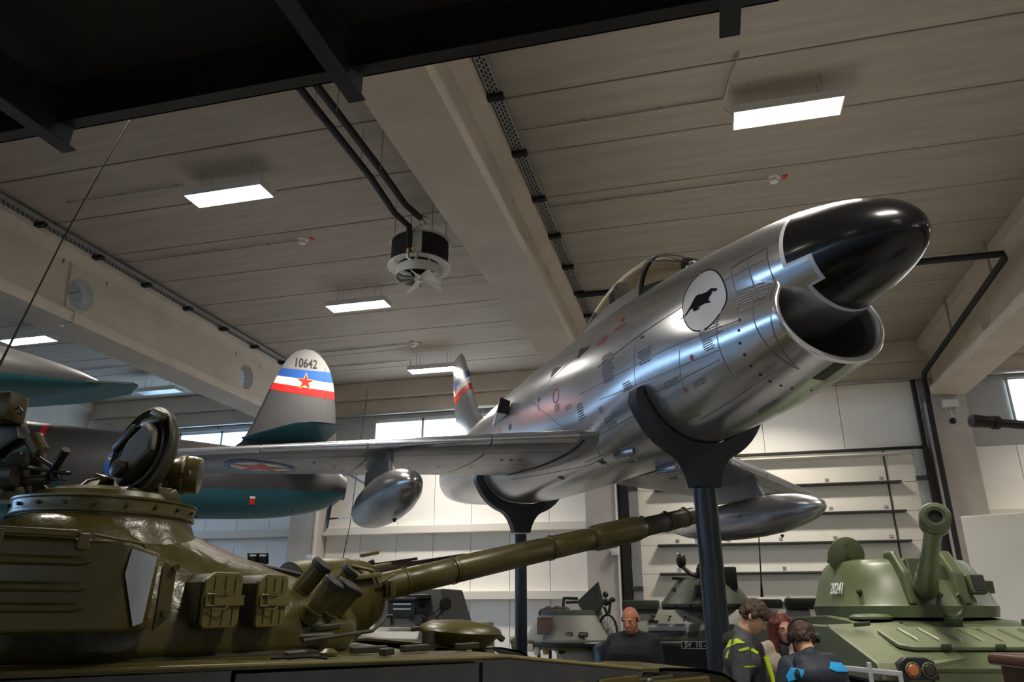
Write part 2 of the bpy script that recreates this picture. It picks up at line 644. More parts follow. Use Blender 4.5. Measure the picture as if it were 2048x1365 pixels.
LAB = {(1, 3): 'nearest glowing ceiling light of the bay left of the middle beam', (1, 4): 'second ceiling light of the row, beside the fan heater', (1, 5): 'ceiling light beside the silver jet fin', (2, 3): 'large bright ceiling light above the black nose of the silver jet', (0, 4): 'ceiling light above the tip tank at the left edge', (0, 5): 'unlit bluish ceiling light seen beyond the left roof beam'}
XC = (-13.95, -6.15, 1.33, 9.3)
for i, X in enumerate(XC):
    for k in range(6):
        Y = 7.85 + 4.18 * (k - 3)
        lamp(X, Y, LAB.get((i, k), 'ceiling light of bay %s, %s from the back wall, out of view' % (('one', 'two', 'three', 'four')[i], ('sixth', 'fifth', 'fourth', 'third', 'second', 'first')[k])), i > 0 or k == 4)

# ---- conduits and smoke detectors on the ceiling
def conduit(a, b, label, det=False, bend=None):
    p, q = onZ(*a, CEIL - .025), onZ(*b, CEIL - .025)
    q.y = p.y = (p.y + q.y) / 2
    pts = [p, q]
    if bend:
        pts += bend
    t = thing('ceiling_conduit', label, 'conduit', p)
    MB().tube(pts, .011, 6).build('pipe', 'galvanised', t, world=True)
    k = 0
    while p.x + k < q.x:
        MB().box((p.x + k, p.y, CEIL - .02), (.03, .045, .045)).build('clip', 'galvanised', t, smooth=0, world=True)
        k += .95
    if det:
        d = thing('smoke_detector', 'round white smoke detector at the end of the ' + label, 'smoke detector', (q.x + .05, q.y, CEIL - .1))
        MB().lathe([(.035, 0), (.06, .015), (.06, .04), (.05, .05), (.05, .075), (.085, .08), (.085, .1)], (0, 0, 0), (0, 0, 1), 20).build('head', 'white_plastic', d)
        MB().box((.16, .02, .09), (.06, .09, .02)).build('red_tag', 'red_paint', d, smooth=0)


conduit((1090, 418), (1540, 357), 'conduit above the cockpit', True)
l1 = Vector((.73, 7.85, 7.26))
conduit((1025, 266), (1445, 198), 'conduit feeding the large bright ceiling light', False, [Vector((.80, 7.1, 7.56)), Vector((.68, 7.35, 7.4)), Vector((.62, 7.7, 7.28)), l1])
conduit((255, 526), (600, 482), 'conduit left of the fan heater', True)
conduit((645, 706), (822, 688), 'conduit over the two tail fins', True)
conduit((645, 737), (803, 721), 'conduit feeding the light beside the jet fin', False, [Vector((-6.75, 16.2, 7.5)), Vector((-6.75, 16.2, 7.28))])
conduit((140, 408), (365, 370), 'conduit feeding the nearest ceiling light', False)
conduit((1170, 640), (1240, 632), 'short conduit behind the canopy')
conduit((30, 757), (260, 728), 'conduit above the tip tank')

# thin conduit down the side of the left beam to a small sensor
bcd = thing('beam_conduit', 'thin conduit bent down the left roof beam beside its round opening', 'conduit', (-10.05, 9.2, 6.1))
pts = [onX(172, 486, -9.9), onX(160, 500, -9.95), onX(145, 517, -10.06), onX(141, 545, -10.065), onX(130, 612, -10.065)]
pts += [Vector((-10.03, pts[-1].y, 6.42)), Vector((-9.83, pts[-1].y, 6.335)), Vector((-9.825, pts[-1].y, 6.14)), Vector((-10.02, pts[-1].y, 6.135))]
MB().tube(pts, .009, 6).build('pipe', 'galvanised', bcd, world=True)
MB().lathe([(.03, 0), (.035, .02), (.02, .05)], (-10.04, pts[-1].y, 6.09), (0, 0, 1), 12).build('sensor', 'white_plastic', bcd, world=True)

# ================================================================== STEEL GALLERY OVERHEAD (upper left)
GZ, GY = 4.80, 3.40
gal = thing('steel_gallery', 'black steel gallery floor overhead with cantilevered beams', 'gallery', (-2.5, 3.4, 4.65))
# edge channel: web, bottom flange, top flange
m = MB()
m.span((-9, GY - .012, GZ), (.62, GY, GZ + .32))
m.span((-9, GY - .10, GZ), (.62, GY, GZ + .014))
m.span((-9, GY - .10, GZ + .306), (.62, GY, GZ + .32))
m.build('edge_channel', 'black_steel', gal, smooth=0, world=True)
m = MB()
m.span((-9, GY - 1.18, GZ), (.62, GY - 1.168, GZ + .30))
m.span((-9, GY - 1.24, GZ), (.62, GY - 1.11, GZ + .014))
m.build('inner_beam', 'black_steel', gal, smooth=0, world=True)
MB().span((-9, -10.0, GZ + .325), (.62, GY, GZ + .36)).build('deck_plate', 'black_sheet', gal, smooth=0, world=True)
for X in (-6.12, -4.02, -1.87, .35):
    m = MB()
    z0, z1 = GZ - .15, GZ + .0
    y0b = GY + .035 if X < 0 else GY + .035
    m.span((X - .055, -10.0, z0), (X + .055, y0b, z0 + .012))
    m.span((X - .055, -10.0, z1 + .135), (X + .055, GY - .02, z1 + .147))
    m.span((X - .005, -10.0, z0 + .012), (X + .005, GY - .02, z1 + .14))
    m.prism([(GY - .02, z0 + .012), (y0b - .005, z0 + .012), (GY - .02, z1)], (X, 0, 0), (0, 1, 0), (0, 0, 1), .01, N=(1, 0, 0))
    b = m.build('cantilever_beam', 'black_steel', gal, smooth=0, world=True)
    g = MB()
    g.add([(X + .006, GY - .16, z0 + .013), (X + .054, GY - .02, z0 + .013), (X + .054, GY - .015, z1 - .002), (X + .006, GY - .1, z1 - .002), (X + .006, GY - .015, z0 + .013)], [(0, 1, 2, 3), (0, 4, 1), (1, 4, 2), (0, 3, 4), (2, 4, 3)])
    g.build('gusset', 'dusty_gusset', b, smooth=0, world=True)
# hangers up to the roof so the gallery is carried
for X in (-8.2, -.9):
    for Y in (-8.0, -3.8, .2, 2.2):
        MB().bar((X, Y, GZ + .36), (X, Y, CEIL), .09, .09).build('hanger', 'black_steel', gal, smooth=0, world=True)

# ================================================================== FAN HEATER
hx, hy = -3.86, 9.42
ht = thing('fan_heater', 'round ceiling fan heater with black mesh drum and white blades', 'fan heater', (hx, hy, 6.25))


def hb(mb, nm, mt, **k):
    return mb.build(nm, mt, ht, world=True, **k)


hb(MB().lathe([(.43, 0), (.43, .36)], (hx, hy, 6.58), (0, 0, 1), 40), 'mesh_drum', 'heater_mesh')
hb(MB().lathe([(.43, 0), (.465, 0), (.465, .025), (.43, .04), (.1, .05)], (hx, hy, 6.93), (0, 0, 1), 40), 'top_plate', 'heater_white')
hb(MB().lathe([(.30, .04), (.475, .0), (.475, .02), (.43, .05), (.3, .06)], (hx, hy, 6.53), (0, 0, 1), 40, False, False), 'bottom_ring', 'heater_white')
hb(MB().lathe([(.335, 0), (.345, 0), (.345, .15), (.335, .15), (.335, 0)], (hx, hy, 6.36), (0, 0, 1), 40, False, False), 'shroud', 'heater_white')
hb(MB().lathe([(.12, 0), (.12, .16), (.08, .2)], (hx, hy, 6.42), (0, 0, 1), 20), 'motor', 'pipe_black')
vp = (Vector((0, 0, 0)) - Vector((hx, hy, 0))).normalized()
pc = Vector((hx, hy, 0)) + vp * .432
side = Vector((-vp.y, vp.x, 0))
R3 = Matrix((side, vp, Vector((0, 0, 1)))).transposed()
hb(MB().box((pc.x - side.x * .05, pc.y - side.y * .05, 6.755), (.14, .03, .36), R3), 'control_box', 'heater_white', smooth=0, bevel=.006)
for k in range(7):
    t = 2 * pi * k / 7 + .3
    u = Vector((cos(t), sin(t), 0))
    w = Vector((-sin(t), cos(t), 0))
    p0 = Vector((hx, hy, 6.33))
    a = [p0 + u * .06 - w * .03 + Vector((0, 0, .05)), p0 + u * .06 + w * .03 - Vector((0, 0, .0)), p0 + u * .33 + w * .15 - Vector((0, 0, .12)), p0 + u * .34 - w * .06 + Vector((0, 0, .05))]
    b = [q + Vector((0, 0, .006)) for q in a]
    hb(MB().add(a + b, [(0, 1, 2, 3), (7, 6, 5, 4), (0, 4, 5, 1), (1, 5, 6, 2), (2, 6, 7, 3), (3, 7, 4, 0)]), 'fan_blade', 'heater_white', smooth=20)
hb(MB().lathe([(.0, 0), (.05, .0), (.07, .05), (.07, .1)], (hx, hy, 6.30), (0, 0, 1), 16), 'hub', 'heater_white')
for k in range(4):
    t = pi / 4 + pi / 2 * k
    hb(MB().bar((hx + cos(t) * .34, hy + sin(t) * .34, 6.5), (hx + cos(t) * .4, hy + sin(t) * .4, 6.57), .02, .02), 'bracket', 'heater_white', smooth=0)
    p = Vector((hx + cos(t) * .42, hy + sin(t) * .42, 6.97))
    ch = MB()
    z = 6.97
    i = 0
    while z < CEIL - .01:
        ch.box((p.x, p.y, z + .017), (.016 if i % 2 else .006, .006 if i % 2 else .016, .04))
        z += .032
        i += 1
    hb(ch, 'hanging_chain', 'galvanised', smooth=0)
# pipes
q1 = pc - side * .10 + vp * .05
q2 = pc - side * .17 + vp * .06
pp = thing('heating_pipe', 'two black insulated pipes running to the fan heater', 'pipe', (-3.8, 6, 6.6))
MB().tube([(-3.86, 2.0, 7.0), (-3.86, 7.6, 7.0), (-3.92, 8.55, 7.0), (q2.x, q2.y, 6.95), (q2.x, q2.y, 6.6)], .045, 12).build('supply_pipe', 'pipe_black', pp, world=True)
MB().tube([(-3.68, 2.0, 7.03), (-3.68, 7.5, 7.03), (-3.70, 8.4, 7.02), (-3.60, 8.75, 6.98)], .045, 12).build('return_pipe', 'pipe_black', pp, world=True)
vv = MB().tube([(-3.60, 8.75, 6.98), (-3.57, 8.82, 6.93), (-3.66, 8.86, 6.9), (-3.76, 8.93, 6.9)], .028, 10).build('valve_elbow', 'galvanised', pp, world=True)
MB().bar((-3.60, 8.72, 7.02), (-3.5, 8.80, 6.99), .018, .008).build('valve_lever', 'red_paint', pp, smooth=0, world=True)
MB().tube([(q2.x, q2.y, 6.6), (q2.x, q2.y, 6.45), (q2.x + .06, q2.y, 6.4), (q2.x + .12, q2.y + .02, 6.42), (q2.x + .13, q2.y + .02, 6.55)], .022, 8).build('hose', 'galvanised', pp, world=True)
MB().bar((q2.x - .035, q2.y - .02, 6.6), (q2.x - .035, q2.y - .02, 6.5), .012, .012).build('valve_handle', 'red_paint', pp, smooth=0, world=True)
MB().box((q2.x + .07, q2.y, 6.585), (.045, .02, .03)).build('label_plate', 'yellow_paint', pp, smooth=0, world=True)
for Y in (6.2, 7.4):
    for X in (-3.9, -3.62):
        MB().cyl((X, Y, 6.95), (X, Y, CEIL), .006, n=5).build('pipe_rod', 'galvanised', pp, world=True)

# ================================================================== SILVER SWEPT-WING JET
mat('jet_silver', (0.57, 0.58, 0.61), 0.24, 0.92, var=0.06, vscale=1.2, rvar=0.06, bump=0.025, bscale=3.0)
mat('jet_silver_matt', (0.29, 0.29, 0.305), 0.36, 0.85, var=0.12, vscale=2.5, bump=0.02, bscale=5)
mat('jet_tank', (0.33, 0.33, 0.35), 0.26, 0.9, var=0.1, vscale=2, bump=0.02, bscale=4)
mat('radome_black', (0.005, 0.005, 0.006), 0.2, coat=0.15, spec=0.35)
mat('trim_grey', (0.42, 0.43, 0.45), 0.4)
mat('duct_dark', (0.10, 0.095, 0.09), 0.5, 0.3, var=0.3, vscale=3)
mat('panel_line', (0.05, 0.05, 0.055), 0.7)
mat('panel_line_soft', (0.20, 0.20, 0.21), 0.6, 0.4)
mat('paint_black', (0.012, 0.012, 0.014), 0.4)
mat('emblem_white', (0.58, 0.58, 0.58), 0.36, 0.3)
mat('emblem_ink', (0.006, 0.006, 0.007), 0.7, spec=0.15)
mat('flag_blue', (0.02, 0.09, 0.36), 0.35)
mat('flag_white', (0.75, 0.74, 0.70), 0.4)
mat('flag_red', (0.60, 0.02, 0.02), 0.35)
mat('flag_yellow', (0.85, 0.50, 0.03), 0.4)
mat('stencil_ink', (0.16, 0.16, 0.18), 0.6)
mat('stencil_red', (0.5, 0.08, 0.07), 0.6)
mat('canopy_glass', (0.86, 0.82, 0.68), 0.03, trans=1.0, ior=1.12, spec=0.5)
mat('cockpit_dark', (0.03, 0.03, 0.03), 0.7)
mat('navy_steel', (0.016, 0.020, 0.028), 0.38, 0.1)

JP, JH, JT = Vector((1.807, 5.457, 4.384)), radians(-54.9), radians(0.5)
jet = thing('jet_fighter', 'silver swept-wing jet fighter with black nose on two pole stands', 'aircraft', JP, (0, -JT, JH))


def A(s, y, z):
    return (-s, -y, z)


# upper ogive (radome line) tables and lower intake, full body oval
OS0 = .06
OS = [.06, .08, .12, .20, .34, .53, .77, 1.0, 1.3, 1.6, 2.2, 2.8]
OT = [.05, .145, .215, .305, .405, .50, .59, .655, .71, .75, .82, .88]
OB = [.04, -.035, -.085, -.145, -.205, -.26, -.31, -.35, -.385, -.41, -.43, -.45]
OA = [.0, .075, .135, .215, .305, .385, .455, .51, .565, .605, .665, .70]
US = [sqrt(x - OS0) for x in OS]
BS = [1.0, 1.6, 2.2, 3.1, 4.5, 6.0, 7.2, 8.4, 9.6, 10.6, 11.4, 12.0]
BT = [.655, .75, .82, .90, .96, .96, .93, .87, .80, .70, .60, .50]
BB = [-.74, -.86, -.95, -1.0, -1.03, -1.02, -1.0, -.93, -.80, -.66, -.54, -.42]
BA = [.58, .66, .72, .77, .80, .80, .79, .76, .70, .62, .54, .46]
LB = [.70, .62, .58]


def og(s):
    u = sqrt(max(0, s - OS0))
    return herm(US, OT, u), herm(US, OB, u), herm(US, OA, u)


def polar(y0, zo, a, b, phi, n=2.0):
    """radius along direction phi (0 = up) from (0, 0) to ellipse centred z=zo"""
    dy, dz = sin(phi), cos(phi)
    Aq = (dy / a) ** 2 + (dz / b) ** 2
    Bq = -2 * dz * zo / b ** 2
    Cq = zo * zo / b ** 2 - 1
    D = Bq * Bq - 4 * Aq * Cq
    if D < 0:
        return 0.02
    return max(.02, (-Bq + sqrt(D)) / (2 * Aq))


def shell_r(s, phi):
    zt, zb, a = herm(BS, BT, s), herm(BS, BB, s), herm(BS, BA, s)
    zc = shell_c(s)
    b = (zt - zc) if cos(phi) > 0 else (zc - zb)
    n = 2.15 + (.75 * sstep(3.0, 4.2, s) * (1 - sstep(7.6, 9.2, s)) if cos(phi) < 0 else 0)
    ov = 1 / ((abs(sin(phi)) / a) ** n + (abs(cos(phi)) / b) ** n) ** (1 / n)
    k = sstep(1.1, 3.0, s)
    if k >= 1:
        return ov
    t_, b_, a_ = og(min(s, 2.8))
    ru = polar(0, (t_ + b_) / 2 - zc, a_, (t_ - b_) / 2, phi)
    al = herm([1.0, 1.6, 2.2, 3.0], [.575, .65, .71, .76], s)
    zl0 = herm([1.0, 1.6, 3.0], [.06, .22, .5], s)
    rl = polar(0, (zl0 + zb) / 2 - zc, al, (zl0 - zb) / 2, phi)
    e = 14
    un = (ru ** e + rl ** e) ** (1 / e)
    return un * (1 - k) + ov * k


def shell_c(s):
    return herm([1.0, 2.0, 3.0, 12], [-.10, -.06, -.05, .04], s)


def skin(s, phi, off=0.0):
    r = shell_r(s, phi) + off
    return A(s, r * sin(phi), shell_c(s) + r * cos(phi))


def lip_s(phi):
    # lip raked: lowest point furthest forward
    return 1.08 + .14 * (1 - cos(pi - phi)) / 2 + .1 * max(0, cos(phi))


NP = 112
rings = []
ss = [0, .012, .03, .06, .1, .16, .24, .34, .46, .6, .8, 1.0, 1.25, 1.5, 1.8, 2.1, 2.4, 2.7, 3.0, 3.4, 3.8, 4.2, 4.6, 5, 5.5, 6, 6.5, 7, 7.5, 8, 8.5, 9, 9.5, 9.9, 10.3, 10.7, 11.1, 11.4, 11.7, 11.95]


def under(s, phi):
    # keep the skin just below the ogive surface ahead of the paint boundary
    return -.012 * (1 - sstep(1.15, 1.55, s)) * max(0, cos(phi * .55)) ** 1.5


for k, q in enumerate(ss):
    ring = []
    for j in range(NP):
        phi = 2 * pi * j / NP
        ph = phi if phi <= pi else 2 * pi - phi
        l0 = lip_s(ph)
        s = l0 + q * (12.0 - l0) / 12.0
        ring.append(skin(s, phi if phi <= pi else phi - 2 * pi, under(s, ph)))
    rings.append(ring)
# lip roll and inner duct
inner = []
for ins, ds in ((.006, -.022), (.022, -.036), (.042, -.036), (.060, -.02), (.072, .03), (.08, .12), (.075, .4), (.10, .8), (.13, 1.4), (.16, 2.0)):
    ring = []
    for j in range(NP):
        phi = 2 * pi * j / NP
        ph = phi if phi <= pi else 2 * pi - phi
        l0 = lip_s(ph)
        sg = phi if phi <= pi else phi - 2 * pi
        r = shell_r(l0 + max(ds, 0) * .3, sg) - ins + under(l0, ph)
        ring.append(A(l0 + ds, r * sin(sg), shell_c(l0) + r * cos(sg)))
    inner.append(ring)
MB().loft(rings + [], True, False, False).build('fuselage', 'jet_silver', jet, smooth=60)
MB().loft([rings[0]] + inner[:6], True, False, False).build('intake_lip', 'jet_silver', jet, smooth=80)
MB().loft(inner[5:], True, False, True).build('intake_duct', 'duct_dark', jet, smooth=60)
# tail pipe
m = MB()
m.lathe([(.43, 0), (.40, .22), (.37, .22), (.36, -.3)], A(11.9, 0, .04), (-1, 0, 0), 40, False, True)
m.build('tail_pipe', 'jet_silver_matt', jet)


# ogive split at the paint boundary: black radome, grey band, bare metal
def ogp(s, phi, off=0.0):
    t_, b_, a_ = og(s)
    zc, b = (t_ + b_) / 2, (t_ - b_) / 2
    return A(s, (a_ + off) * sin(phi), zc + (b + off) * cos(phi))


S1, S2, S3 = 1.03, .80, .93
F1, F2 = radians(103), radians(133)


def bound(ph):
    return S1 if ph < F1 else (S2 if ph < F2 else S3)


GS = [.06, .063, .07, .085, .11, .15, .20, .27, .36, .47, .59, .71, S2 - .04, S2, S3 - .04, S3, S1 - .04, S1, 1.12, 1.25, 1.35, 1.45]
dF = .045
GP = sorted(set([radians(x) for x in range(0, 181, 4)] + [F1, F1 + dF, F2, F2 - dF, pi]))
GPf = GP + [2 * pi - g for g in reversed(GP[1:-1])]


def cell(s0, s1, p0, p1):
    pm = (p0 + p1) / 2
    pm = pm if pm <= pi else 2 * pi - pm
    sm = (s0 + s1) / 2
    if sm < bound(pm):
        # band cells along the edge
        b = bound(pm)
        if sm > b - .04:
            return 1
        if F1 - dF < pm < F1 and sm > S2 - .04 and False:
            return 1
        return 0
    if F1 < pm < F1 + dF and S2 - .04 < sm < S1:
        return 1
    if F2 - dF < pm < F2 and S2 - .04 < sm < S3:
        return 1
    return 2


parts = [MB(), MB(), MB()]
for i in range(len(GS) - 1):
    for j in range(len(GPf)):
        p0, p1 = GPf[j], GPf[(j + 1) % len(GPf)] if j < len(GPf) - 1 else 2 * pi
        c = cell(GS[i], GS[i + 1], p0, p1)
        o = .0015 if c == 1 else 0
        parts[c].add([ogp(GS[i], p0, o), ogp(GS[i], p1, o), ogp(GS[i + 1], p1, o), ogp(GS[i + 1], p0, o)], [(0, 1, 2, 3)])
parts[0].build('radome', 'radome_black', jet, smooth=80, label='glossy black nose radome')
parts[1].build('radome_trim', 'trim_grey', jet, smooth=80)
parts[2].build('nose_cowl', 'jet_silver', jet, smooth=80)


# ---- decals on the skin
def inside(poly, x, y):
    r = False
    n = len(poly)
    for i in range(n):
        x0, y0 = poly[i]
        x1, y1 = poly[(i + 1) % n]
        if (y0 > y) != (y1 > y) and x < (x1 - x0) * (y - y0) / (y1 - y0) + x0:
            r = not r
    return r


def patch(poly, fn, mbs, step=.05):
    """2D polygon meshed and mapped through fn(u, v) -> point"""
    n = len(poly)
    dense = []
    for i in range(n):
        a, b = Vector(poly[i]), Vector(poly[(i + 1) % n])
        k = max(1, int((b - a).length / step))
        dense += [a + (b - a) * (q / k) for q in range(k)]
    n = len(dense)
    x0, x1 = min(p.x for p in dense), max(p.x for p in dense)
    y0, y1 = min(p.y for p in dense), max(p.y for p in dense)
    extra = []
    x = x0 + step / 2
    pl = [tuple(p) for p in dense]
    while x < x1:
        y = y0 + step / 2
        while y < y1:
            if inside(pl, x, y):
                extra.append(Vector((x, y)))
            y += step
        x += step
    vs, es, fs, *_ = delaunay_2d_cdt(dense + extra, [(i, (i + 1) % n) for i in range(n)], [], 1, 1e-5)
    mbs.add([fn(v.x, v.y) for v in vs], fs)
    return mbs


def on_skin(s0, phi0, rot=0.0, off=.003, sgn=1):
    """u forward, v up; starboard side when sgn = 1"""
    R = shell_r(s0, phi0)

    def fn(u, v):
        uu, vv = u * cos(rot) - v * sin(rot), u * sin(rot) + v * cos(rot)
        return skin(s0 - uu, sgn * (phi0 - vv / R), off)
    return fn


def find(px, py):
    """(s, phi) of the skin point seen at a photo pixel, starboard side"""
    o = PM[jet.name].inverted() @ EYE
    d = (PM[jet.name].to_3x3().inverted() @ ray(px, py)).normalized()
    best = None
    t = 3.0
    prev = None
    while t < 18:
        p = o + d * t
        s, y, z = -p.x, -p.y, p.z
        if 1.15 < s < 11.9:
            zc = shell_c(s)
            ph = atan2(y, z - zc)
            g = hypot(y, z - zc) - shell_r(s, ph)
            if g < 0:
                return s, ph
        t += .01
    return None


def ell(a, b, n=40):
    return [(a * cos(2 * pi * k / n), b * sin(2 * pi * k / n)) for k in range(n)]


def ring_strip(mb, fn, a, b, w, n=60, skip=()):
    for k in range(n):
        if k in skip:
            continue
        t0, t1 = 2 * pi * k / n, 2 * pi * (k + 1) / n
        mb.add([fn(a * cos(t0), b * sin(t0)), fn(a * cos(t1), b * sin(t1)), fn((a - w) * cos(t1), (b - w) * sin(t1)), fn((a - w) * cos(t0), (b - w) * sin(t0))], [(0, 1, 2, 3)])


e_s, e_p = find(1408, 602)
fe = on_skin(e_s, e_p, 0.0, .003)
patch(ell(.29, .29), fe, MB(), .06).build('emblem_disc', 'emblem_white', jet, smooth=80, label='white round squadron emblem')
mm = MB()
ring_strip(mm, on_skin(e_s, e_p, 0.0, .004), .295, .295, .011, 72, (20, 36, 37, 52, 53, 63))
mm.build('emblem_ring', 'emblem_ink', jet)
# leaping kangaroo, head towards the nose (u forward, v up)
roo_px = [(155, 903), (212, 868), (262, 800), (318, 705), (348, 650), (385, 580), (430, 536), (500, 520), (562, 496), (600, 466), (622, 440), (655, 432), (690, 440), (706, 430), (722, 440), (716, 470), (688, 486), (672, 478), (640, 484), (648, 510), (622, 545), (596, 585), (604, 632), (636, 628), (632, 646), (590, 656), (540, 662), (500, 690), (455, 712), (420, 748), (470, 728), (462, 748), (400, 778), (362, 786), (356, 742), (322, 760), (262, 838), (205, 888), (160, 910)]
roo = []
for x_, y_ in roo_px:
    q_ = find(1340 + x_ * .1319, 520 + y_ * .1319)
    roo.append((e_s - q_[0], (e_p - q_[1]) * shell_r(e_s, e_p)))
patch(roo, on_skin(e_s, e_p, 0.0, .005), MB(), .035).build('emblem_kangaroo', 'emblem_ink', jet, label='black leaping kangaroo figure')


def stencil(px, py, w, h, rows, mt='stencil_ink', rot=0.0, seed=0):
    f = find(px, py)
    if not f:
        return
    fn = on_skin(f[0], f[1], rot, .0025)
    rnd = random.Random(seed + px)
    mb = MB()
    for r in range(rows):
        v = h / 2 - h * (r + .5) / rows
        hh = h / rows * .26
        u = -w / 2 * rnd.uniform(.7, 1)
        end = w / 2 * rnd.uniform(.6, 1)
        while u < end:
            L = rnd.uniform(.018, .05)
            mb.add([fn(u, v - hh), fn(min(u + L, end), v - hh), fn(min(u + L, end), v + hh), fn(u, v + hh)], [(0, 1, 2, 3)])
            u += L + .008
    mb.build('stencil_text', mt, jet, smooth=0)


for q in ((1505, 588, .40, .16, 6), (1420, 660, .34, .15, 6), (1418, 690, .16, .10, 5), (1290, 712, .26, .16, 6), (1216, 735, .28, .34, 12), (1255, 772, .2, .1, 4), (1345, 765, .32, .07, 4), (1400, 765, .25, .06, 3), (1328, 808, .18, .12, 5), (1222, 842, .26, .12, 5), (1203, 820, .1, .08, 4), (1136, 815, .2, .06, 3), (1162, 822, .18, .2, 7), (1115, 815, .18, .1, 4), (1078, 815, .05, .12, 4), (1540, 810, .4, .06, 3)):
    stencil(*q)
for q in ((1240, 655, .3, .05, 2), (1205, 682, .28, .1, 4)):
    stencil(*q, mt='stencil_red')


def line_on(pts, w=.008, mt='panel_line', name='panel_line', off=.002):
    sp = [find(*p) for p in pts]
    sp = [q for q in sp if q]
    if len(sp) < 2:
        return
    mb = MB()
    dense = []
    for a, b in zip(sp[:-1], sp[1:]):
        k = max(2, int(max(abs(a[0] - b[0]) / .08, abs(a[1] - b[1]) / .06)))
        for i in range(k):
            t = i / k
            dense.append((a[0] + (b[0] - a[0]) * t, a[1] + (b[1] - a[1]) * t))
    dense.append(sp[-1])
    P = [Vector(skin(s, p, off)) for s, p in dense]
    L, Rr = [], []
    for i, p in enumerate(P):
        t = (P[min(i + 1, len(P) - 1)] - P[max(0, i - 1)]).normalized()
        s, ph = dense[i]
        n = Vector((0, -sin(ph), cos(ph)))
        b = t.cross(n).normalized() * (w / 2)
        L.append(tuple(p + b))
        Rr.append(tuple(p - b))
    mb.loft([L, Rr], False, False, False)
    mb.build(name, mt, jet)


for pts, mt in (([(1462, 537), (1536, 497)], 'panel_line'), ([(1462, 537), (1475, 628)], 'panel_line_soft'), ([(1536, 497), (1548, 600)], 'panel_line'), ([(1475, 628), (1548, 600)], 'panel_line_soft'),
                ([(1196, 735), (1350, 625)], 'panel_line'), ([(1350, 625), (1570, 540)], 'panel_line_soft'), ([(1160, 790), (1330, 700), (1480, 640)], 'panel_line_soft'),
                ([(1270, 690), (1280, 800)], 'panel_line_soft'), ([(1360, 700), (1372, 790)], 'panel_line_soft'), ([(1440, 600), (1462, 745)], 'panel_line_soft'),
                ([(1200, 800), (1440, 700)], 'panel_line_soft'), ([(1280, 800), (1440, 720)], 'panel_line_soft'), ([(1180, 880), (1270, 830)], 'panel_line'), ([(1170, 925), (1290, 870), (1400, 830)], 'panel_line_soft'),
                ([(1080, 780), (1180, 690)], 'panel_line_soft'), ([(1060, 800), (1130, 860)], 'panel_line_soft'), ([(1020, 960), (1180, 930), (1250, 890)], 'panel_line_soft'), ([(1190, 880), (1230, 940)], 'panel_line_soft'),
                ([(1560, 735), (1480, 790), (1400, 840)], 'panel_line_soft'), ([(1570, 620), (1600, 740), (1650, 775)], 'panel_line_soft')):
    line_on(pts, .007, mt)
# row of dark bolts behind the intake
for px, py in ((1480, 640), (1478, 661), (1481, 686), (1490, 709), (1503, 731), (1521, 749), (1541, 762), (1562, 771), (1584, 777), (1623, 781)):
    f = find(px, py)
    if f:
        patch(ell(.014, .014, 10), on_skin(f[0], f[1]), MB(), .05).build('bolt', 'paint_black', jet, smooth=0)
for px, py, a, b, mt in ((1384, 715, .022, .03, 'flag_red'), (1371, 780, .02, .02, 'stencil_red'), (1020, 855, .06, .05, 'paint_black'), (1078, 800, .05, .035, 'stencil_ink'), (1285, 675, .03, .012, 'paint_black'), (1246, 640, .035, .03, 'flag_red')):
    f = find(px, py)
    if f:
        patch(ell(a, b, 16), on_skin(f[0], f[1]), MB(), .03).build('marking', mt, jet)
for px, py, r in ((1112, 792, .10), (1000, 868, .08)):
    f = find(px, py)
    if f:
        mb = MB()
        ring_strip(mb, on_skin(f[0], f[1]), r, r, .016, 40)
        mb.build('red_ring', 'stencil_red', jet)
# flush triangular inlets on the spine
for px, py in ((1168, 702), (1113, 741)):
    f = find(px, py)
    if f:
        patch([(.17, 0), (-.15, .07), (-.15, -.07)], on_skin(f[0], f[1]), MB(), .05).build('flush_inlet', 'paint_black', jet)
f = find(1008, 826)
if f:
    fn = on_skin(f[0], f[1], 0, 0)
    s0, p0 = f
    a = [skin(s0 - .25, p0 + .12, .015), skin(s0 - .25, p0 - .14, .015), skin(s0 - .18, p0 - .14, .17), skin(s0 - .18, p0 + .12, .17)]
    b = [skin(s0 + .55, p0 + .12, -.01), skin(s0 + .55, p0 - .14, -.01), skin(s0 + .5, p0 - .14, .01), skin(s0 + .5, p0 + .12, .01)]
    MB().add(a + b, [(4, 5, 6, 7), (0, 4, 7, 3), (3, 7, 6, 2), (2, 6, 5, 1), (0, 1, 5, 4), (0, 3, 2, 1)]).build('air_scoop', 'jet_silver', jet, smooth=20, bevel=.01)
    a2 = [tuple(Vector(p) + Vector((.006, 0, 0))) for p in a]
    MB().add(a2, [(0, 1, 2, 3)]).build('scoop_mouth', 'paint_black', jet, smooth=0)
# black patch on the lip
m = MB()
for ds0, ds1 in ((-.0, .06), (.06, .13), (.13, .2), (.2, .27)):
    for k in range(4):
        p0, p1 = pi - .085 + .045 * k, pi - .085 + .045 * (k + 1)
        m.add([skin(1.08 + ds0, p0, .004), skin(1.08 + ds0, p1, .004), skin(1.08 + ds1, p1, .004), skin(1.08 + ds1, p0, .004)], [(0, 1, 2, 3)])
m.build('lip_patch', 'paint_black', jet)

# ---- canopy
CS = [2.66, 2.9, 3.15, 3.4, 3.7, 4.1, 4.5, 4.95, 5.3, 5.55]
CT = [.92, 1.08, 1.24, 1.37, 1.46, 1.49, 1.45, 1.32, 1.16, .98]
CW = [.20, .33, .40, .44, .46, .46, .44, .38, .28, .12]
SILL = [.70, .62, .58, .56, .56, .58, .62, .70, .80, .92]


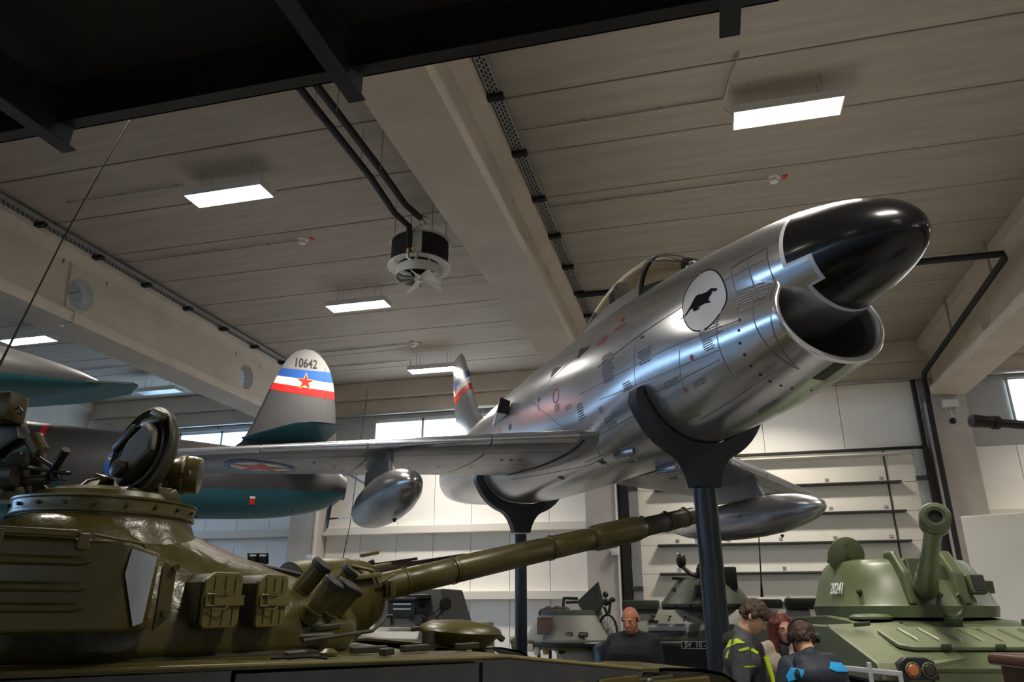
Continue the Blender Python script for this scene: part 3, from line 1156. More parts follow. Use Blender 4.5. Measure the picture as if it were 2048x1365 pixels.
def cano(s, t, off=0.0):
    zt, w, zs = herm(CS, CT, s), herm(CS, CW, s), herm(CS, SILL, s)
    y = (w + off) * cos(t)
    return A(s, y * (1 + .0 * s), zs + (zt - zs + off) * (abs(sin(t)) ** .9))


def cpatch(s0, s1, t0, t1, off=0.0, th=.012, ns=14, nt=20):
    m = MB()
    g = [[cano(s0 + (s1 - s0) * i / ns, t0 + (t1 - t0) * j / nt, off) for j in range(nt + 1)] for i in range(ns + 1)]
    m.loft(g, False, False, False)
    return m


wind_t = .62
cpatch(2.80, 3.46, .34, pi - .34).build('windscreen', 'canopy_glass', jet, smooth=60)
cpatch(3.46, 5.3, .36, pi - .36).build('canopy_glass', 'canopy_glass', jet, smooth=60)
for a, b in ((0, .38), (pi - .38, pi)):
    cpatch(3.40, 5.5, a, b, .004, nt=6).build('canopy_skirt', 'jet_silver', jet, smooth=60)
    cpatch(2.72, 3.46, 0 if a == 0 else pi - .36, .36 if a == 0 else pi, .003, nt=6).build('windscreen_base', 'paint_black', jet, smooth=60)
cpatch(5.15, 5.56, .5, pi - .5, .004).build('canopy_tail', 'jet_silver', jet, smooth=60)
# arches
for s0, s1, mt, o in ((3.40, 3.45, 'paint_black', .012), (3.45, 3.52, 'jet_silver', .012)):
    cpatch(s0, s1, .05, pi - .05, o, ns=2, nt=30).build('canopy_arch', mt, jet, smooth=60)
    cpatch(s0, s1, .05, pi - .05, -.02, ns=2, nt=30).build('canopy_arch_inner', 'paint_black', jet, smooth=60)
for y in (-1, 1):
    m = MB().tube([A(2.86, y * .1, .97), A(3.15, y * .22, 1.14), A(3.42, y * .27, 1.24)], .012, 6)
    m.build('windscreen_frame', 'paint_black', jet)
# cockpit interior: tub, seat, coaming
MB().span(A(3.0, -.36, .45), A(5.1, .36, .74)).build('cockpit_tub', 'cockpit_dark', jet, smooth=0, bevel=.03)
m = MB()
m.box(A(4.35, 0, .98), (.16, .40, .55), Matrix.Rotation(radians(-14), 3, 'Y'))
m.box(A(4.38, 0, 1.24), (.14, .26, .18))
m.build('ejection_seat', 'cockpit_dark', jet, bevel=.04)
MB().box(A(4.78, 0, .88), (.5, .44, .3)).build('rear_deck', 'jet_silver_matt', jet, bevel=.05)
MB().ball(A(3.3, 0, .74), (.36, .3, .2)).build('instrument_coaming', 'cockpit_dark', jet)

# ---- wings
SW, ZW, TD, TS, SEMI = 3.673, -.742, .0228, .7035, 5.55


def chord(y):
    return 3.05 - 1.42 * y / SEMI


def naca(t, x):
    return 5 * t * (.2969 * sqrt(x) - .126 * x - .3516 * x * x + .2843 * x ** 3 - .1036 * x ** 4)


XSN = [0, .003, .012, .03, .06, .1, .16, .25, .36, .48, .6, .72, .84, .93, 1]


def wing_ring(y, sg, thick=.105):
    c = chord(y)
    s0 = SW + TS * y
    if y > SEMI - .18:      # rounded tip
        k = (y - (SEMI - .18)) / .18
        s0 += .34 * k * k * c
        c *= 1 - .42 * k * k
        thick *= sqrt(max(0.02, 1 - k * k))
    z0 = ZW + TD * y
    up = [A(s0 + x * c, sg * y, z0 + naca(thick, x) * c) for x in XSN]
    lo = [A(s0 + x * c, sg * y, z0 - naca(thick, x) * c * .9) for x in reversed(XSN[1:-1])]
    return up + lo


def under_pt(y, x, sg, off=.004):
    c = chord(y)
    return A(SW + TS * y + x * c, sg * y, ZW + TD * y - naca(.105, x) * c * .9 - off)


for sg, nm in ((1, 'starboard'), (-1, 'port')):
    ys = [.45, .8, 1.3, 1.9, 2.5, 3.1, 3.7, 4.3, 4.9, SEMI - .18, SEMI - .12, SEMI - .07, SEMI - .03, SEMI - .005]
    w = MB().loft([wing_ring(y, sg) for y in ys]).build('wing', 'jet_silver_matt', jet, smooth=50)
    # slats: shell over the leading edge
    for ya, yb in ((.86, 1.72), (1.74, 3.05), (3.07, 4.3), (4.32, 5.34)):
        g = []
        for k in range(5):
            y = ya + (yb - ya) * k / 4
            c = chord(y)
            s0, z0 = SW + TS * y, ZW + TD * y
            xs = [.13, .09, .06, .03, .012, .003, 0]
            g.append([A(s0 + x * c - .004, sg * y, z0 + naca(.105, x) * c + .004) for x in xs] + [A(s0 + x * c - .004, sg * y, z0 - naca(.105, x) * c * .9 - .004) for x in reversed(xs[3:-1])])
        MB().loft(g, False, False, False).build('slat', 'jet_silver', w, smooth=60)
    for ya, yb, xa, xb in ((.9, 2.9, .80, .80), (3.0, 5.2, .78, .78), (2.95, 2.95, .78, .985), (.9, 5.3, .15, .15), (1.7, 1.7, .15, .8), (3.0, 3.0, .15, .78), (4.2, 4.2, .15, .78), (.9, 3.4, .42, .42)):
        d = Vector(under_pt(yb, xb, sg)) - Vector(under_pt(ya, xa, sg))
        mb = MB()
        n = 12
        A0 = [Vector(under_pt(ya + (yb - ya) * k / n, xa + (xb - xa) * k / n, sg, .003)) for k in range(n + 1)]
        wv = Vector((.005, 0, 0)) if abs(yb - ya) > .1 else Vector((0, .005, 0))
        mb.loft([[tuple(p - wv) for p in A0], [tuple(p + wv) for p in A0]], False, False, False)
        mb.build('panel_line', 'panel_line', w, smooth=0)
    # access dots
    for y, x in ((1.6, .5), (2.0, .5), (2.35, .52), (2.7, .5), (3.3, .5), (1.2, .3), (1.3, .3), (1.4, .3), (3.6, .3)):
        c0 = Vector(under_pt(y, x, sg, .005))
        mb = MB().add([tuple(c0 + Vector((.05 * cos(t), .018 * sin(t), 0))) for t in [2 * pi * k / 10 for k in range(10)]], [tuple(range(10))])
        mb.build('access_hole', 'paint_black', w, smooth=0)

# wing root fillet seal
for sg in (1, -1):
    m = MB()
    pts = []
    for k in range(20):
        x = .02 + .9 * k / 19
        y = .80
        pts.append(under_pt(y, x, sg, .006))
    m.tube(pts, .014, 6).build('root_seal', 'paint_black', jet)

# roundel under the starboard and port wing
def disc_under(y0, x0, sg, r, mt, off, poly=None, name='roundel'):
    c = chord(y0)
    s0 = SW + TS * y0 + x0 * c

    def fn(u, v):
        y = y0 + v
        x = (s0 - u - (SW + TS * y)) / chord(y)
        return under_pt(y, max(.001, min(.99, x)), sg, off)
    return patch(poly or ell(r, r), fn, MB(), .07).build(name, mt, jet, smooth=80)


def star(r, rot=0, k=.382, n=5):
    return [((r if i % 2 == 0 else r * k) * sin(rot + pi * i / n), (r if i % 2 == 0 else r * k) * cos(rot + pi * i / n)) for i in range(2 * n)]


for sg in (1, -1):
    disc_under(4.25, .47, sg, .50, 'flag_blue', .006)
    disc_under(4.25, .47, sg, .40, 'flag_white', .009)
    disc_under(4.25, .47, sg, 0, 'flag_yellow', .012, star(.485, pi / 2 * 1), 'roundel_star_edge')
    disc_under(4.25, .47, sg, 0, 'flag_red', .015, star(.44, pi / 2 * 1), 'roundel_star')

# pylons and drop tanks
for sg in (1, -1):
    y = 2.78
    s0 = SW + TS * y
    pyl = MB()
    pyl.prism([(s0 + .12, ZW - .02), (s0 + 1.75, ZW - .02), (s0 + 1.75, ZW - .26), (s0 + .05, ZW - .36), (s0 - .02, ZW - .30)], A(0, sg * y, 0), (-1, 0, 0), (0, 0, 1), .06, N=(0, 1, 0))
    pyl.build('pylon', 'jet_silver_matt', jet, smooth=20, bevel=.012)
    prof = [(.01, 0), (.075, .05), (.15, .2), (.22, .5), (.27, .9), (.29, 1.3), (.29, 1.75), (.27, 2.25), (.21, 2.8), (.13, 3.25), (.05, 3.55), (.02, 3.62)]
    tz = ZW - .60
    tk = MB().lathe(prof, A(s0 - 1.2, sg * y, tz), (-1, 0, 0), 40).build('drop_tank', 'jet_tank', jet, smooth=60)
    for sd in (-1, 1):
        MB().add([A(s0 - 1.12, sg * y + sd * .09, tz), A(s0 + .2, sg * y + sd * .293, tz), A(s0 + 2.0, sg * y + sd * .14, tz), A(s0 + 2.0, sg * y + sd * .145, tz - .01), A(s0 + .2, sg * y + sd * .297, tz - .01), A(s0 - 1.12, sg * y + sd * .095, tz - .01)], [(0, 1, 2, 3, 4, 5)]).build('seam', 'panel_line', tk, smooth=0)
    # tail fin of the tank on a strut
    MB().bar(A(s0 + 2.15, sg * (y + .1), tz), A(s0 + 2.35, sg * (y + .42), tz - .02), .03, .02).build('fin_strut', 'jet_tank', tk, smooth=0)
    MB().prism([(s0 + 2.12, -.17), (s0 + 2.45, -.20), (s0 + 2.55, .14), (s0 + 2.2, .17)], A(0, sg * (y + .44), tz), (-1, 0, 0), (0, .12, 1), .02, N=(0, 1, 0)).build('tank_fin', 'jet_tank', tk, smooth=0)
    # brace strut
    MB().bar(A(s0 + .95, sg * (y + .62), ZW - .07), A(s0 + .75, sg * (y + .2), tz + .26), .022, .03).build('sway_brace', 'jet_tank', jet, smooth=0)
    MB().cyl(A(s0 - .3, sg * y, tz - .30), A(s0 - .3, sg * y, tz - .34), .03, .012, 8).build('drain', 'paint_black', tk)

# ---- fin, rudder, tailplanes
FN = [(10.05, .72), (10.35, 1.02), (10.62, 1.16), (11.88, 2.86), (11.98, 2.95), (12.12, 3.0), (12.62, 2.98), (12.70, 2.9), (12.15, .55)]


def fin_edge(z):
    # leading and trailing s at a height
    le = herm([.7, 1.02, 1.16, 2.86, 2.98], [10.05, 10.35, 10.62, 11.88, 12.05], z)
    te = herm([.5, 2.9, 2.98], [12.12, 12.70, 12.62], z)
    return le, te


rings = []
for z in [.45, .7, 1.0, 1.2, 1.6, 2.0, 2.4, 2.7, 2.85, 2.93, 2.98]:
    le, te = fin_edge(z)
    c = te - le
    th = .085 * (1 if z < 2.85 else (1 - ((z - 2.85) / .14) ** 2 * .7))
    rings.append([A(le + x * c, naca(th, x) * c, z) for x in XSN] + [A(le + x * c, -naca(th, x) * c, z) for x in reversed(XSN[1:-1])])
fin = MB().loft(rings).build('fin', 'jet_silver', jet, smooth=50)
for z0, z1, mt in ((2.22, 2.40, 'flag_blue'), (2.05, 2.22, 'flag_white'), (1.88, 2.05, 'flag_red')):
    for sd in (1, -1):
        g = []
        for k in range(3):
            z = z0 + (z1 - z0) * k / 2
            le, te = fin_edge(z)
            c = te - le
            g.append([A(le + x * c - (.002 if x == 0 else 0), sd * (naca(.085, x) * c + .004), z) for x in XSN])
        MB().loft(g, False, False, False).build('tail_stripe', mt, fin, smooth=60)
for sd in (1, -1):
    MB().add([A(12.3 + p[0] * 1, sd * (naca(.085, .5) * 1.0 + .012), 2.135 + p[1]) for p in star(.13)], [tuple(range(10))]).build('tail_star', 'flag_red', fin, smooth=0)
for sd in (1, -1):
    rr = []
    for y in (.3, .8, 1.4, 2.0, 2.22, 2.3):
        le = 10.55 + .75 * y
        c = 1.5 - .32 * y
        k = 1 if y < 2.2 else .8
        rr.append([A(le + x * c, sd * y, .28 + .06 * y + naca(.08 * k, x) * c) for x in XSN] + [A(le + x * c, sd * y, .28 + .06 * y - naca(.08 * k, x) * c) for x in reversed(XSN[1:-1])])
    MB().loft(rr).build('tailplane', 'jet_silver', jet, smooth=50)

# belly details: catches under the fuselage
for s, y, z in ((4.0, .42, -.95), (4.2, -.25, -1.06)):
    MB().box(A(s, y, z), (.34, .09, .1), Matrix.Rotation(.2, 3, 'Z')).build('door_hinge', 'jet_tank', jet, bevel=.02)
    MB().tube([A(s - .1, y, z), A(s - .05, y - .1, z - .12), A(s + .12, y - .1, z - .10)], .015, 6).build('hook', 'jet_tank', jet)
for px, py in ((1123, 956), (1205, 925)):
    f = find(px, py)
    if f:
        patch([(-.06, -.04), (.06, -.04), (.06, .04), (-.06, .04)], on_skin(f[0], f[1]), MB(), .05).build('vent', 'paint_black', jet, smooth=0)


# ================================================================== POLE STANDS
def jet_world(s, y, z):
    return PM[jet.name] @ Vector(A(s, y, z))


def stand(s, label, r, arm=1.06):
    base = jet_world(s, 0, 0)
    t = thing('aircraft_stand', label, 'stand', (base.x, base.y, 0), (0, 0, JH), 'pole stands under the silver jet')
    zc = base.z + shell_c(s)
    inner_, outer_ = [], []
    n = 22
    for k in range(n + 1):
        ph = pi - arm + 2 * arm * k / n
        r0 = shell_r(s, ph if ph <= pi else ph - 2 * pi) + .012
        inner_.append((-r0 * sin(ph), zc + r0 * cos(ph)))
    hb_ = shell_r(s, pi)
    zb = zc - hb_
    # outer curve: tips blend down to the stem
    a, b = inner_[0], inner_[-1]
    left = [(a[0] * 1.0 - .02 * (1 if a[0] < 0 else -1) * -1, a[1] + .02)]
    sgn = -1 if a[0] < 0 else 1
    Lo = []
    for k in range(9):
        ph = pi - arm + arm * k / 8 * .72
        th = .13 + .05 * k / 8
        r0 = shell_r(s, ph) + .012 + th * (1 if k else .55)
        Lo.append((-r0 * sin(ph), zc + r0 * cos(ph)))
    sg0 = -1 if Lo[0][0] < 0 else 1
    x8, z8 = Lo[-1]
    Lo += [(sg0 * (abs(x8) * .78 + .02), z8 - .04), (sg0 * (abs(x8) * .52 + .05), z8 - .11), (sg0 * .17, z8 - .22), (sg0 * .14, z8 - .33)]
    Ro = [(-x, z) for x, z in reversed(Lo)]
    zb = min(zb, z8 + .05)
    poly = Lo + Ro + list(reversed(inner_))
    m = MB()
    m.prism(poly, (0, 0, 0), (0, 1, 0), (0, 0, 1), .17, N=(1, 0, 0))
    m.build('saddle', 'navy_steel', t, smooth=40)
    MB().cyl((0, 0, 0), (0, 0, zb - .40), r, n=32).build('pole', 'navy_steel', t)
    MB().span((-.5, -.5, 0), (.5, .5, .03)).build('base_plate', 'navy_steel', t, smooth=0, bevel=.006)
    for k in range(4):
        tt = pi / 4 + k * pi / 2
        MB().prism([(r * .9, .03), (.42, .03), (r * .9, .32)], (0, 0, 0), (cos(tt), sin(tt), 0), (0, 0, 1), .015).build('base_rib', 'navy_steel', t, smooth=0)
    return t


stand(3.12, 'front dark pole stand with curved saddle under the jet nose', .118)
stand(8.38, 'rear dark pole stand with curved saddle under the jet belly', .098)

# ================================================================== OLIVE BATTLE TANK (foreground left)
mat('olive', (0.056, 0.0455, 0.008), 0.34, var=0.22, vscale=3.5, bump=0.10, bscale=12, rvar=0.08)
mat('olive_cast', (0.056, 0.0455, 0.0095), 0.28, var=0.2, vscale=3, bump=0.8, bscale=5.5, rvar=0.1)
mat('olive_light', (0.095, 0.078, 0.021), 0.42, var=0.15, vscale=4, bump=0.05)
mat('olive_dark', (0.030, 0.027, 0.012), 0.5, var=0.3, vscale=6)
mat('rubber', (0.012, 0.012, 0.012), 0.6)
mat('gunmetal', (0.016, 0.015, 0.013), 0.4, 0.3, var=0.3, vscale=10)
mat('bare_patch', (0.22, 0.24, 0.28), 0.45, 0.1, var=0.2, vscale=6)
mat('antenna_dark', (0.05, 0.04, 0.02), 0.4, 0.6)
mat('skirt_dark', (0.035, 0.036, 0.038), 0.5, var=0.3, vscale=5, bump=0.1)

HH = radians(50.6)
TH = radians(33.6)
TO = Vector((-3.450, 4.344, 0))
HF, HR = Vector((sin(HH), cos(HH), 0)), Vector((cos(HH), -sin(HH), 0))
TF, TR = Vector((sin(TH), cos(TH), 0)), Vector((cos(TH), -sin(TH), 0))
UZ = Vector((0, 0, 1))
tank = thing('battle_tank', 'olive green battle tank with long gun in the foreground', 'tank', TO)


def Hw(f, r, z):
    return TO + HF * f + HR * r + UZ * z


def Tw(f, r, z):
    return TO + TF * f + TR * r + UZ * z


def tb(mb, name, mt, parent=None, **k):
    k.setdefault('smooth', 35)
    return mb.build(name, mt, parent or tank, world=True, **k)


# ---- hull
m = MB()
prof = [(-3.4, .55), (-3.3, 1.30), (-2.6, 1.44), (1.55, 1.44), (2.3, 1.30), (3.25, .78), (2.7, .45), (-3.1, .42)]
m.prism(prof, Hw(0, 0, 0), HF, UZ, 2.2, N=HR)
tb(m, 'hull', 'olive', smooth=20)
for sd in (-1, 1):
    # fender plate with sloping front and rolled edge
    m = MB()
    top = [(-3.4, 1.44), (1.66, 1.47), (2.5, 1.385), (2.62, 1.38), (2.62, 1.36), (2.5, 1.365), (1.66, 1.45), (-3.4, 1.42)]
    m.prism(top, Hw(0, sd * 1.40, 0), HF, UZ, .64, N=HR)
    tb(m, 'fender', 'olive', smooth=20)
    m = MB().tube([Hw(-3.4, sd * 1.715, 1.435), Hw(1.66, sd * 1.715, 1.465), Hw(2.5, sd * 1.715, 1.38)], .012, 8)
    tb(m, 'fender_edge', 'olive_light')
    # side skirts, one plate each
    for a, b in ((-3.3, -2.1), (-2.08, -.9), (-.88, .3), (.32, 1.5)):
        tb(MB().prism([(a, 1.425), (b, 1.44), (b, .75), (a, .75)], Hw(0, sd * 1.725, 0), HF, UZ, .02, N=HR), 'skirt_plate', 'skirt_dark', smooth=0)
    tb(MB().prism([(1.52, 1.445), (1.66, 1.455), (2.5, 1.37), (2.48, 1.30), (1.52, 1.18)], Hw(0, sd * 1.725, 0), HF, UZ, .02, N=HR), 'skirt_plate', 'skirt_dark', smooth=0)
    # front mudguard: hinged flap, rounded at the end
    m = MB()
    rows = []
    for f, z in ((2.05, 1.30), (2.3, 1.36), (2.66, 1.385), (2.9, 1.375), (3.08, 1.345), (3.22, 1.27), (3.30, 1.16), (3.32, 1.0)):
        rows.append([Hw(f, sd * 1.09, z), Hw(f, sd * 1.72, z)])
    up = rows
    lo = [[p - UZ * .02 for p in r] for r in reversed(rows)]
    m.loft([r for r in up + lo + [up[0]]], False, False, False)
    tb(m, 'mudguard', 'olive', smooth=50)
    for f in (1.15, 1.5, 1.85, 2.2):
        tb(MB().bar(Hw(f, sd * 1.742, 1.255 + (f - 1.15) * .05), Hw(f + .26, sd * 1.742, 1.275 + (f - 1.15) * .05), .03, .06), 'skirt_hinge', 'olive', bevel=.008)
    tb(MB().bar(Hw(.9, sd * 1.735, 1.18), Hw(2.7, sd * 1.735, 1.30), .03, .10), 'skirt_bracket', 'olive_dark', smooth=0, bevel=.006)
    tb(MB().bar(Hw(2.35, sd * 1.74, 1.27), Hw(2.95, sd * 1.74, 1.29), .04, .09), 'guard_brace', 'olive', smooth=0, bevel=.01)
    tb(MB().lathe([(.0, 0), (.03, 0), (.03, .02), (.02, .03)], Hw(2.52, sd * 1.75, 1.31), HR * sd, 10), 'guard_bolt', 'olive_dark')
    # track and road wheels behind the skirt
    m = MB()
    path = [(-2.9, .28), (-3.25, .6), (-3.0, .95), (2.6, .95), (3.05, .75), (2.75, .35), (2.2, .03), (-2.3, .03)]
    pin = [(f * .985, .45 + (z - .45) * .86) for f, z in path]
    n = len(path)
    A_ = [Hw(f, sd * 1.1, z) for f, z in path] + [Hw(f, sd * 1.1, z) for f, z in pin]
    B_ = [Hw(f, sd * 1.66, z) for f, z in path] + [Hw(f, sd * 1.66, z) for f, z in pin]
    fs = []
    for i in range(n):
        j = (i + 1) % n
        fs += [(i, j, 2 * n + j, 2 * n + i), (n + i, 3 * n + i, 3 * n + j, n + j), (i, n + i, n + j, j), (2 * n + i, 2 * n + j, 3 * n + j, 3 * n + i)]
    tb(MB().add(A_ + B_, fs), 'track', 'rubber', smooth=0)
    for k in range(6):
        tb(MB().lathe([(.05, 0), (.37, 0), (.37, .35), (.3, .36), (.1, .42)], Hw(-2.1 + .84 * k, sd * 1.2, .42), HR * sd, 20), 'road_wheel', 'olive_dark')
# tool and hinge bits on the deck and fender
for f, r, L in ((.55, 1.60, .1), (1.05, 1.5, .06), (.95, 1.25, .2), (1.25, 1.2, .16), (1.62, 1.1, .14)):
    tb(MB().bar(Hw(f, r, 1.49), Hw(f + L, r - .02, 1.495), .06, .035), 'deck_clamp', 'olive_dark', smooth=0, bevel=.006)
tb(MB().tube([Hw(.48, 1.62, 1.482), Hw(.66, 1.64, 1.486), Hw(.74, 1.66, 1.478)], .008, 6), 'cable', 'gunmetal')
tb(MB().lathe([(.05, 0), (.05, .015), (.02, .035), (.0, .036)], Hw(.82, 1.30, 1.47), UZ, 12), 'filler_cap', 'olive')
# wave board in front of the turret
tb(MB().bar(Hw(1.15, .0, 1.50), Hw(1.55, -.9, 1.60), .03, .18), 'splash_board', 'olive_dark', smooth=0, bevel=.008)
# driver's hatch swung open on its post
dh = Hw(2.0, .18, 1.545)
tilt = (UZ + HF * .05 + HR * .06).normalized()
tb(MB().cyl(Hw(1.72, .30, 1.40), Hw(1.72, .30, 1.56), .05, n=12), 'hatch_post', 'olive_dark')
hd = tb(MB().lathe([(.22, -.075), (.26, -.03), (.285, -.015), (.30, .01), (.285, .035), (.22, .065), (.0, .085)], dh, tilt, 40), 'driver_hatch', 'olive')
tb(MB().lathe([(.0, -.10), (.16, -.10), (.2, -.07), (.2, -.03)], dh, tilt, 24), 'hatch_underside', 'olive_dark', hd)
tb(MB().bar(dh - HF * .34 + tilt * .02 - HR * .1, dh - HF * .1 + tilt * .05, .10, .03), 'hatch_arm', 'olive', hd, smooth=0, bevel=.008)
tb(MB().bar(dh + HF * .26, dh + HF * .34 - UZ * .06, .05, .04), 'hatch_latch', 'olive', hd, smooth=0, bevel=.008)
tb(MB().cyl(dh + HF * .17 - UZ * .09, dh + HF * .17 - UZ * .17, .03, n=10), 'hatch_roller', 'olive_dark', hd)
for k in range(3):
    tb(MB().lathe([(.03, 0), (.03, .01), (.012, .025)], Hw(1.2 + .28 * k, .95, 1.44), UZ, 10), 'deck_bolt', 'olive_dark')
tb(MB().tube([Hw(.75, .9, 1.53), Hw(1.25, .55, 1.57), Hw(1.33, .48, 1.62), Hw(1.36, .44, 1.66), Hw(1.41, .42, 1.66), Hw(1.42, .42, 1.60)], .012, 8), 'tow_hook', 'olive_dark')

# ---- turret casting: rings with their own front, rear and side reach
NT = 72
TZ = [1.44, 1.50, 1.60, 1.72, 1.82, 1.90, 1.98, 2.06, 2.13, 2.18, 2.20]
FX = [1.28, 1.34, 1.36, 1.28, 1.10, .86, .58, .34, .14, .0, -.08]
RX = [-1.30, -1.34, -1.36, -1.34, -1.30, -1.26, -1.22, -1.18, -1.12, -1.05, -.98]
SX = [1.08, 1.12, 1.12, 1.08, 1.03, .98, .93, .88, .83, .77, .70]
rings = []
for i in range(len(TZ) * 3 - 2):
    z = TZ[0] + (TZ[-1] - TZ[0]) * i / (len(TZ) * 3 - 3)
    f1, f0, sx = herm(TZ, FX, z), herm(TZ, RX, z), herm(TZ, SX, z)
    c0 = (f1 + f0) / 2 - .12
    ring = []
    for k in range(NT):
        t = 2 * pi * k / NT
        ct, st = cos(t), sin(t)
        a = (f1 - c0) if ct > 0 else (c0 - f0)
        e = 1.75 if ct > 0 else 2.4
        q = 1 / ((abs(ct) / a) ** e + (abs(st) / sx) ** e) ** (1 / e)
        ring.append(Tw(c0 + q * ct, q * st, z))
    rings.append(ring)
turret = tb(MB().loft(rings), 'turret', 'olive_cast', smooth=60)
# turret skirt over the ring
tb(MB().lathe([(1.10, 0), (1.16, .02), (1.16, .07), (1.08, .09)], Tw(-.05, 0, 1.40), UZ, 48), 'turret_ring', 'olive_dark')

# ---- commander cupola: collar, race ring with bolts, open hatch, sight and searchlight
CU = Tw(-.50, .33, 0)
cu = tb(MB().lathe([(.60, 1.95), (.56, 2.04), (.50, 2.12), (.475, 2.18), (.475, 2.205)], CU, UZ, 56, True, False), 'cupola_collar', 'olive_cast')
tb(MB().lathe([(.44, 2.19), (.487, 2.195), (.49, 2.205), (.487, 2.215), (.487, 2.268), (.495, 2.275), (.495, 2.285), (.47, 2.29), (.40, 2.29)], CU, UZ, 64), 'cupola_ring', 'olive', cu)
for k in range(20):
    t = 2 * pi * k / 20
    u = Vector((cos(t), sin(t), 0))
    tb(MB().cyl(CU + u * .485 + UZ * 2.24, CU + u * .503 + UZ * 2.24, .011, n=6), 'ring_bolt', 'olive_dark', cu)
tb(MB().lathe([(.40, 2.285), (.38, 2.33), (.30, 2.36), (.0, 2.37)], CU, UZ, 40), 'cupola_roof', 'olive', cu)
# open hatch lid: dished disc with raised rim seen from inside
HC = dep(283, 906, 4.45)
hn = (C_R * -.52 + C_U * .42 - C_F * .74).normalized()
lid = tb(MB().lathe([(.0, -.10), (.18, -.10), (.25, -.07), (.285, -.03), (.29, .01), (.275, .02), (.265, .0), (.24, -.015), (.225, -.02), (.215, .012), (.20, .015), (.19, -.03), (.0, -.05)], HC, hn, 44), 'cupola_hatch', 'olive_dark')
hu, hv, _ = frame(hn)
major = (C_R * .66 + C_U * .75)
major = (major - hn * major.dot(hn)).normalized()
minor = hn.cross(major)
m = MB().prism([(-.20, -.12), (.12, -.15), (.19, -.02), (.17, .08), (-.02, .12), (-.18, .02)], HC + hn * .02, major, minor, .09)
tb(m, 'hatch_pad', 'olive_dark', lid, smooth=20, bevel=.03)
tb(MB().lathe([(.03, 0), (.055, .01), (.055, .05), (.03, .06)], HC + hn * .06 - major * .11 - minor * .06, hn, 16), 'hatch_lock', 'gunmetal', lid)
tb(MB().bar(HC + major * .24 + minor * .03 + hn * .02, HC + major * .10 + minor * .15 + hn * .02, .05, .05), 'hatch_handle', 'olive', lid, bevel=.012)
tb(MB().bar(HC + major * .05 + minor * .20 + hn * .02, HC - major * .16 + minor * .22 + hn * .02, .04, .05), 'hatch_spring', 'olive_dark', lid, bevel=.012)
tb(MB().bar(HC + major * .27 + hn * .03, HC + major * .22 + minor * .12 + hn * .05, .035, .045), 'hatch_catch', 'olive_light', lid, bevel=.01)
tb(MB().bar(HC - major * .26 + minor * .04, HC - major * .30 + minor * .12 + hn * .04, .12, .03), 'hatch_flap', 'olive', lid, bevel=.008)
# hinge brackets
for px, py, px2, py2, t_, w in ((270, 975, 235, 1010, 4.45, .07), (292, 985, 300, 1015, 4.4, .09), (330, 985, 342, 1020, 4.4, .12)):
    tb(MB().bar(dep(px, py, t_), dep(px2, py2, t_), w, .10), 'hatch_hinge', 'olive', lid, bevel=.015)
tb(MB().box(dep(315, 998, 4.42), (.16, .12, .12), Matrix.Rotation(-YAW, 3, 'Z')), 'hinge_block', 'olive', lid, bevel=.012)
# ribbed folding sight lying on the roof
sg_ = thing('dummy', None, None) if False else None
si = tb(MB().bar(dep(158, 1004, 4.35), dep(212, 962, 4.55), .13, .06), 'sight_cover', 'olive_light', bevel=.01)
for k in range(4):
    o1 = dep(160 + 4 * k, 1003 - 8 * k, 4.30)
    tb(MB().bar(dep(165 - 4 + 7 * k, 998, 4.30), dep(205 + 5 * k, 966, 4.48), .012, .02), 'cover_rib', 'olive_dark', si, smooth=0)
tb(MB().tube([dep(150, 995, 4.3), dep(158, 975, 4.3), dep(175, 962, 4.35), dep(196, 958, 4.4)], .008, 6), 'guard_wire', 'gunmetal', si)
tb(MB().tube([dep(152, 998, 4.28), dep(149, 990, 4.28), dep(156, 982, 4.3), dep(175, 976, 4.35)], .009, 6), 'guard_wire', 'gunmetal', si)
# searchlight drum
sl = tb(MB().lathe([(.05, -.16), (.07, -.10), (.10, -.06), (.115, -.02), (.118, .06), (.108, .10), (.0, .12)], dep(366, 950, 4.6), (C_R * .92 - C_U * .12 - C_F * -.2), 32), 'searchlight', 'olive')
tb(MB().lathe([(.121, .0), (.125, .01), (.121, .02)], dep(366, 950, 4.6), (C_R * .92 - C_U * .12 - C_F * -.2), 32, False, False), 'searchlight_band', 'olive_light', sl)
tb(MB().bar(dep(340, 962, 4.5), dep(380, 945, 4.47), .012, .03), 'searchlight_strap', 'olive_light', sl, smooth=0)
tb(MB().tube([dep(335, 960, 4.5), dep(325, 985, 4.5), dep(345, 998, 4.5)], .02, 8), 'searchlight_bracket', 'olive_dark', sl)
tb(MB().cyl(dep(386, 948, 4.55), dep(398, 948, 4.56), .008, n=8), 'searchlight_knob', 'galvanised', sl)
# head-guard grip in front of the lid
tb(MB().tube([dep(205, 1003, 4.2), dep(225, 985, 4.2), dep(255, 982, 4.2), dep(268, 1005, 4.2)], .03, 10), 'headrest', 'gunmetal', cu)

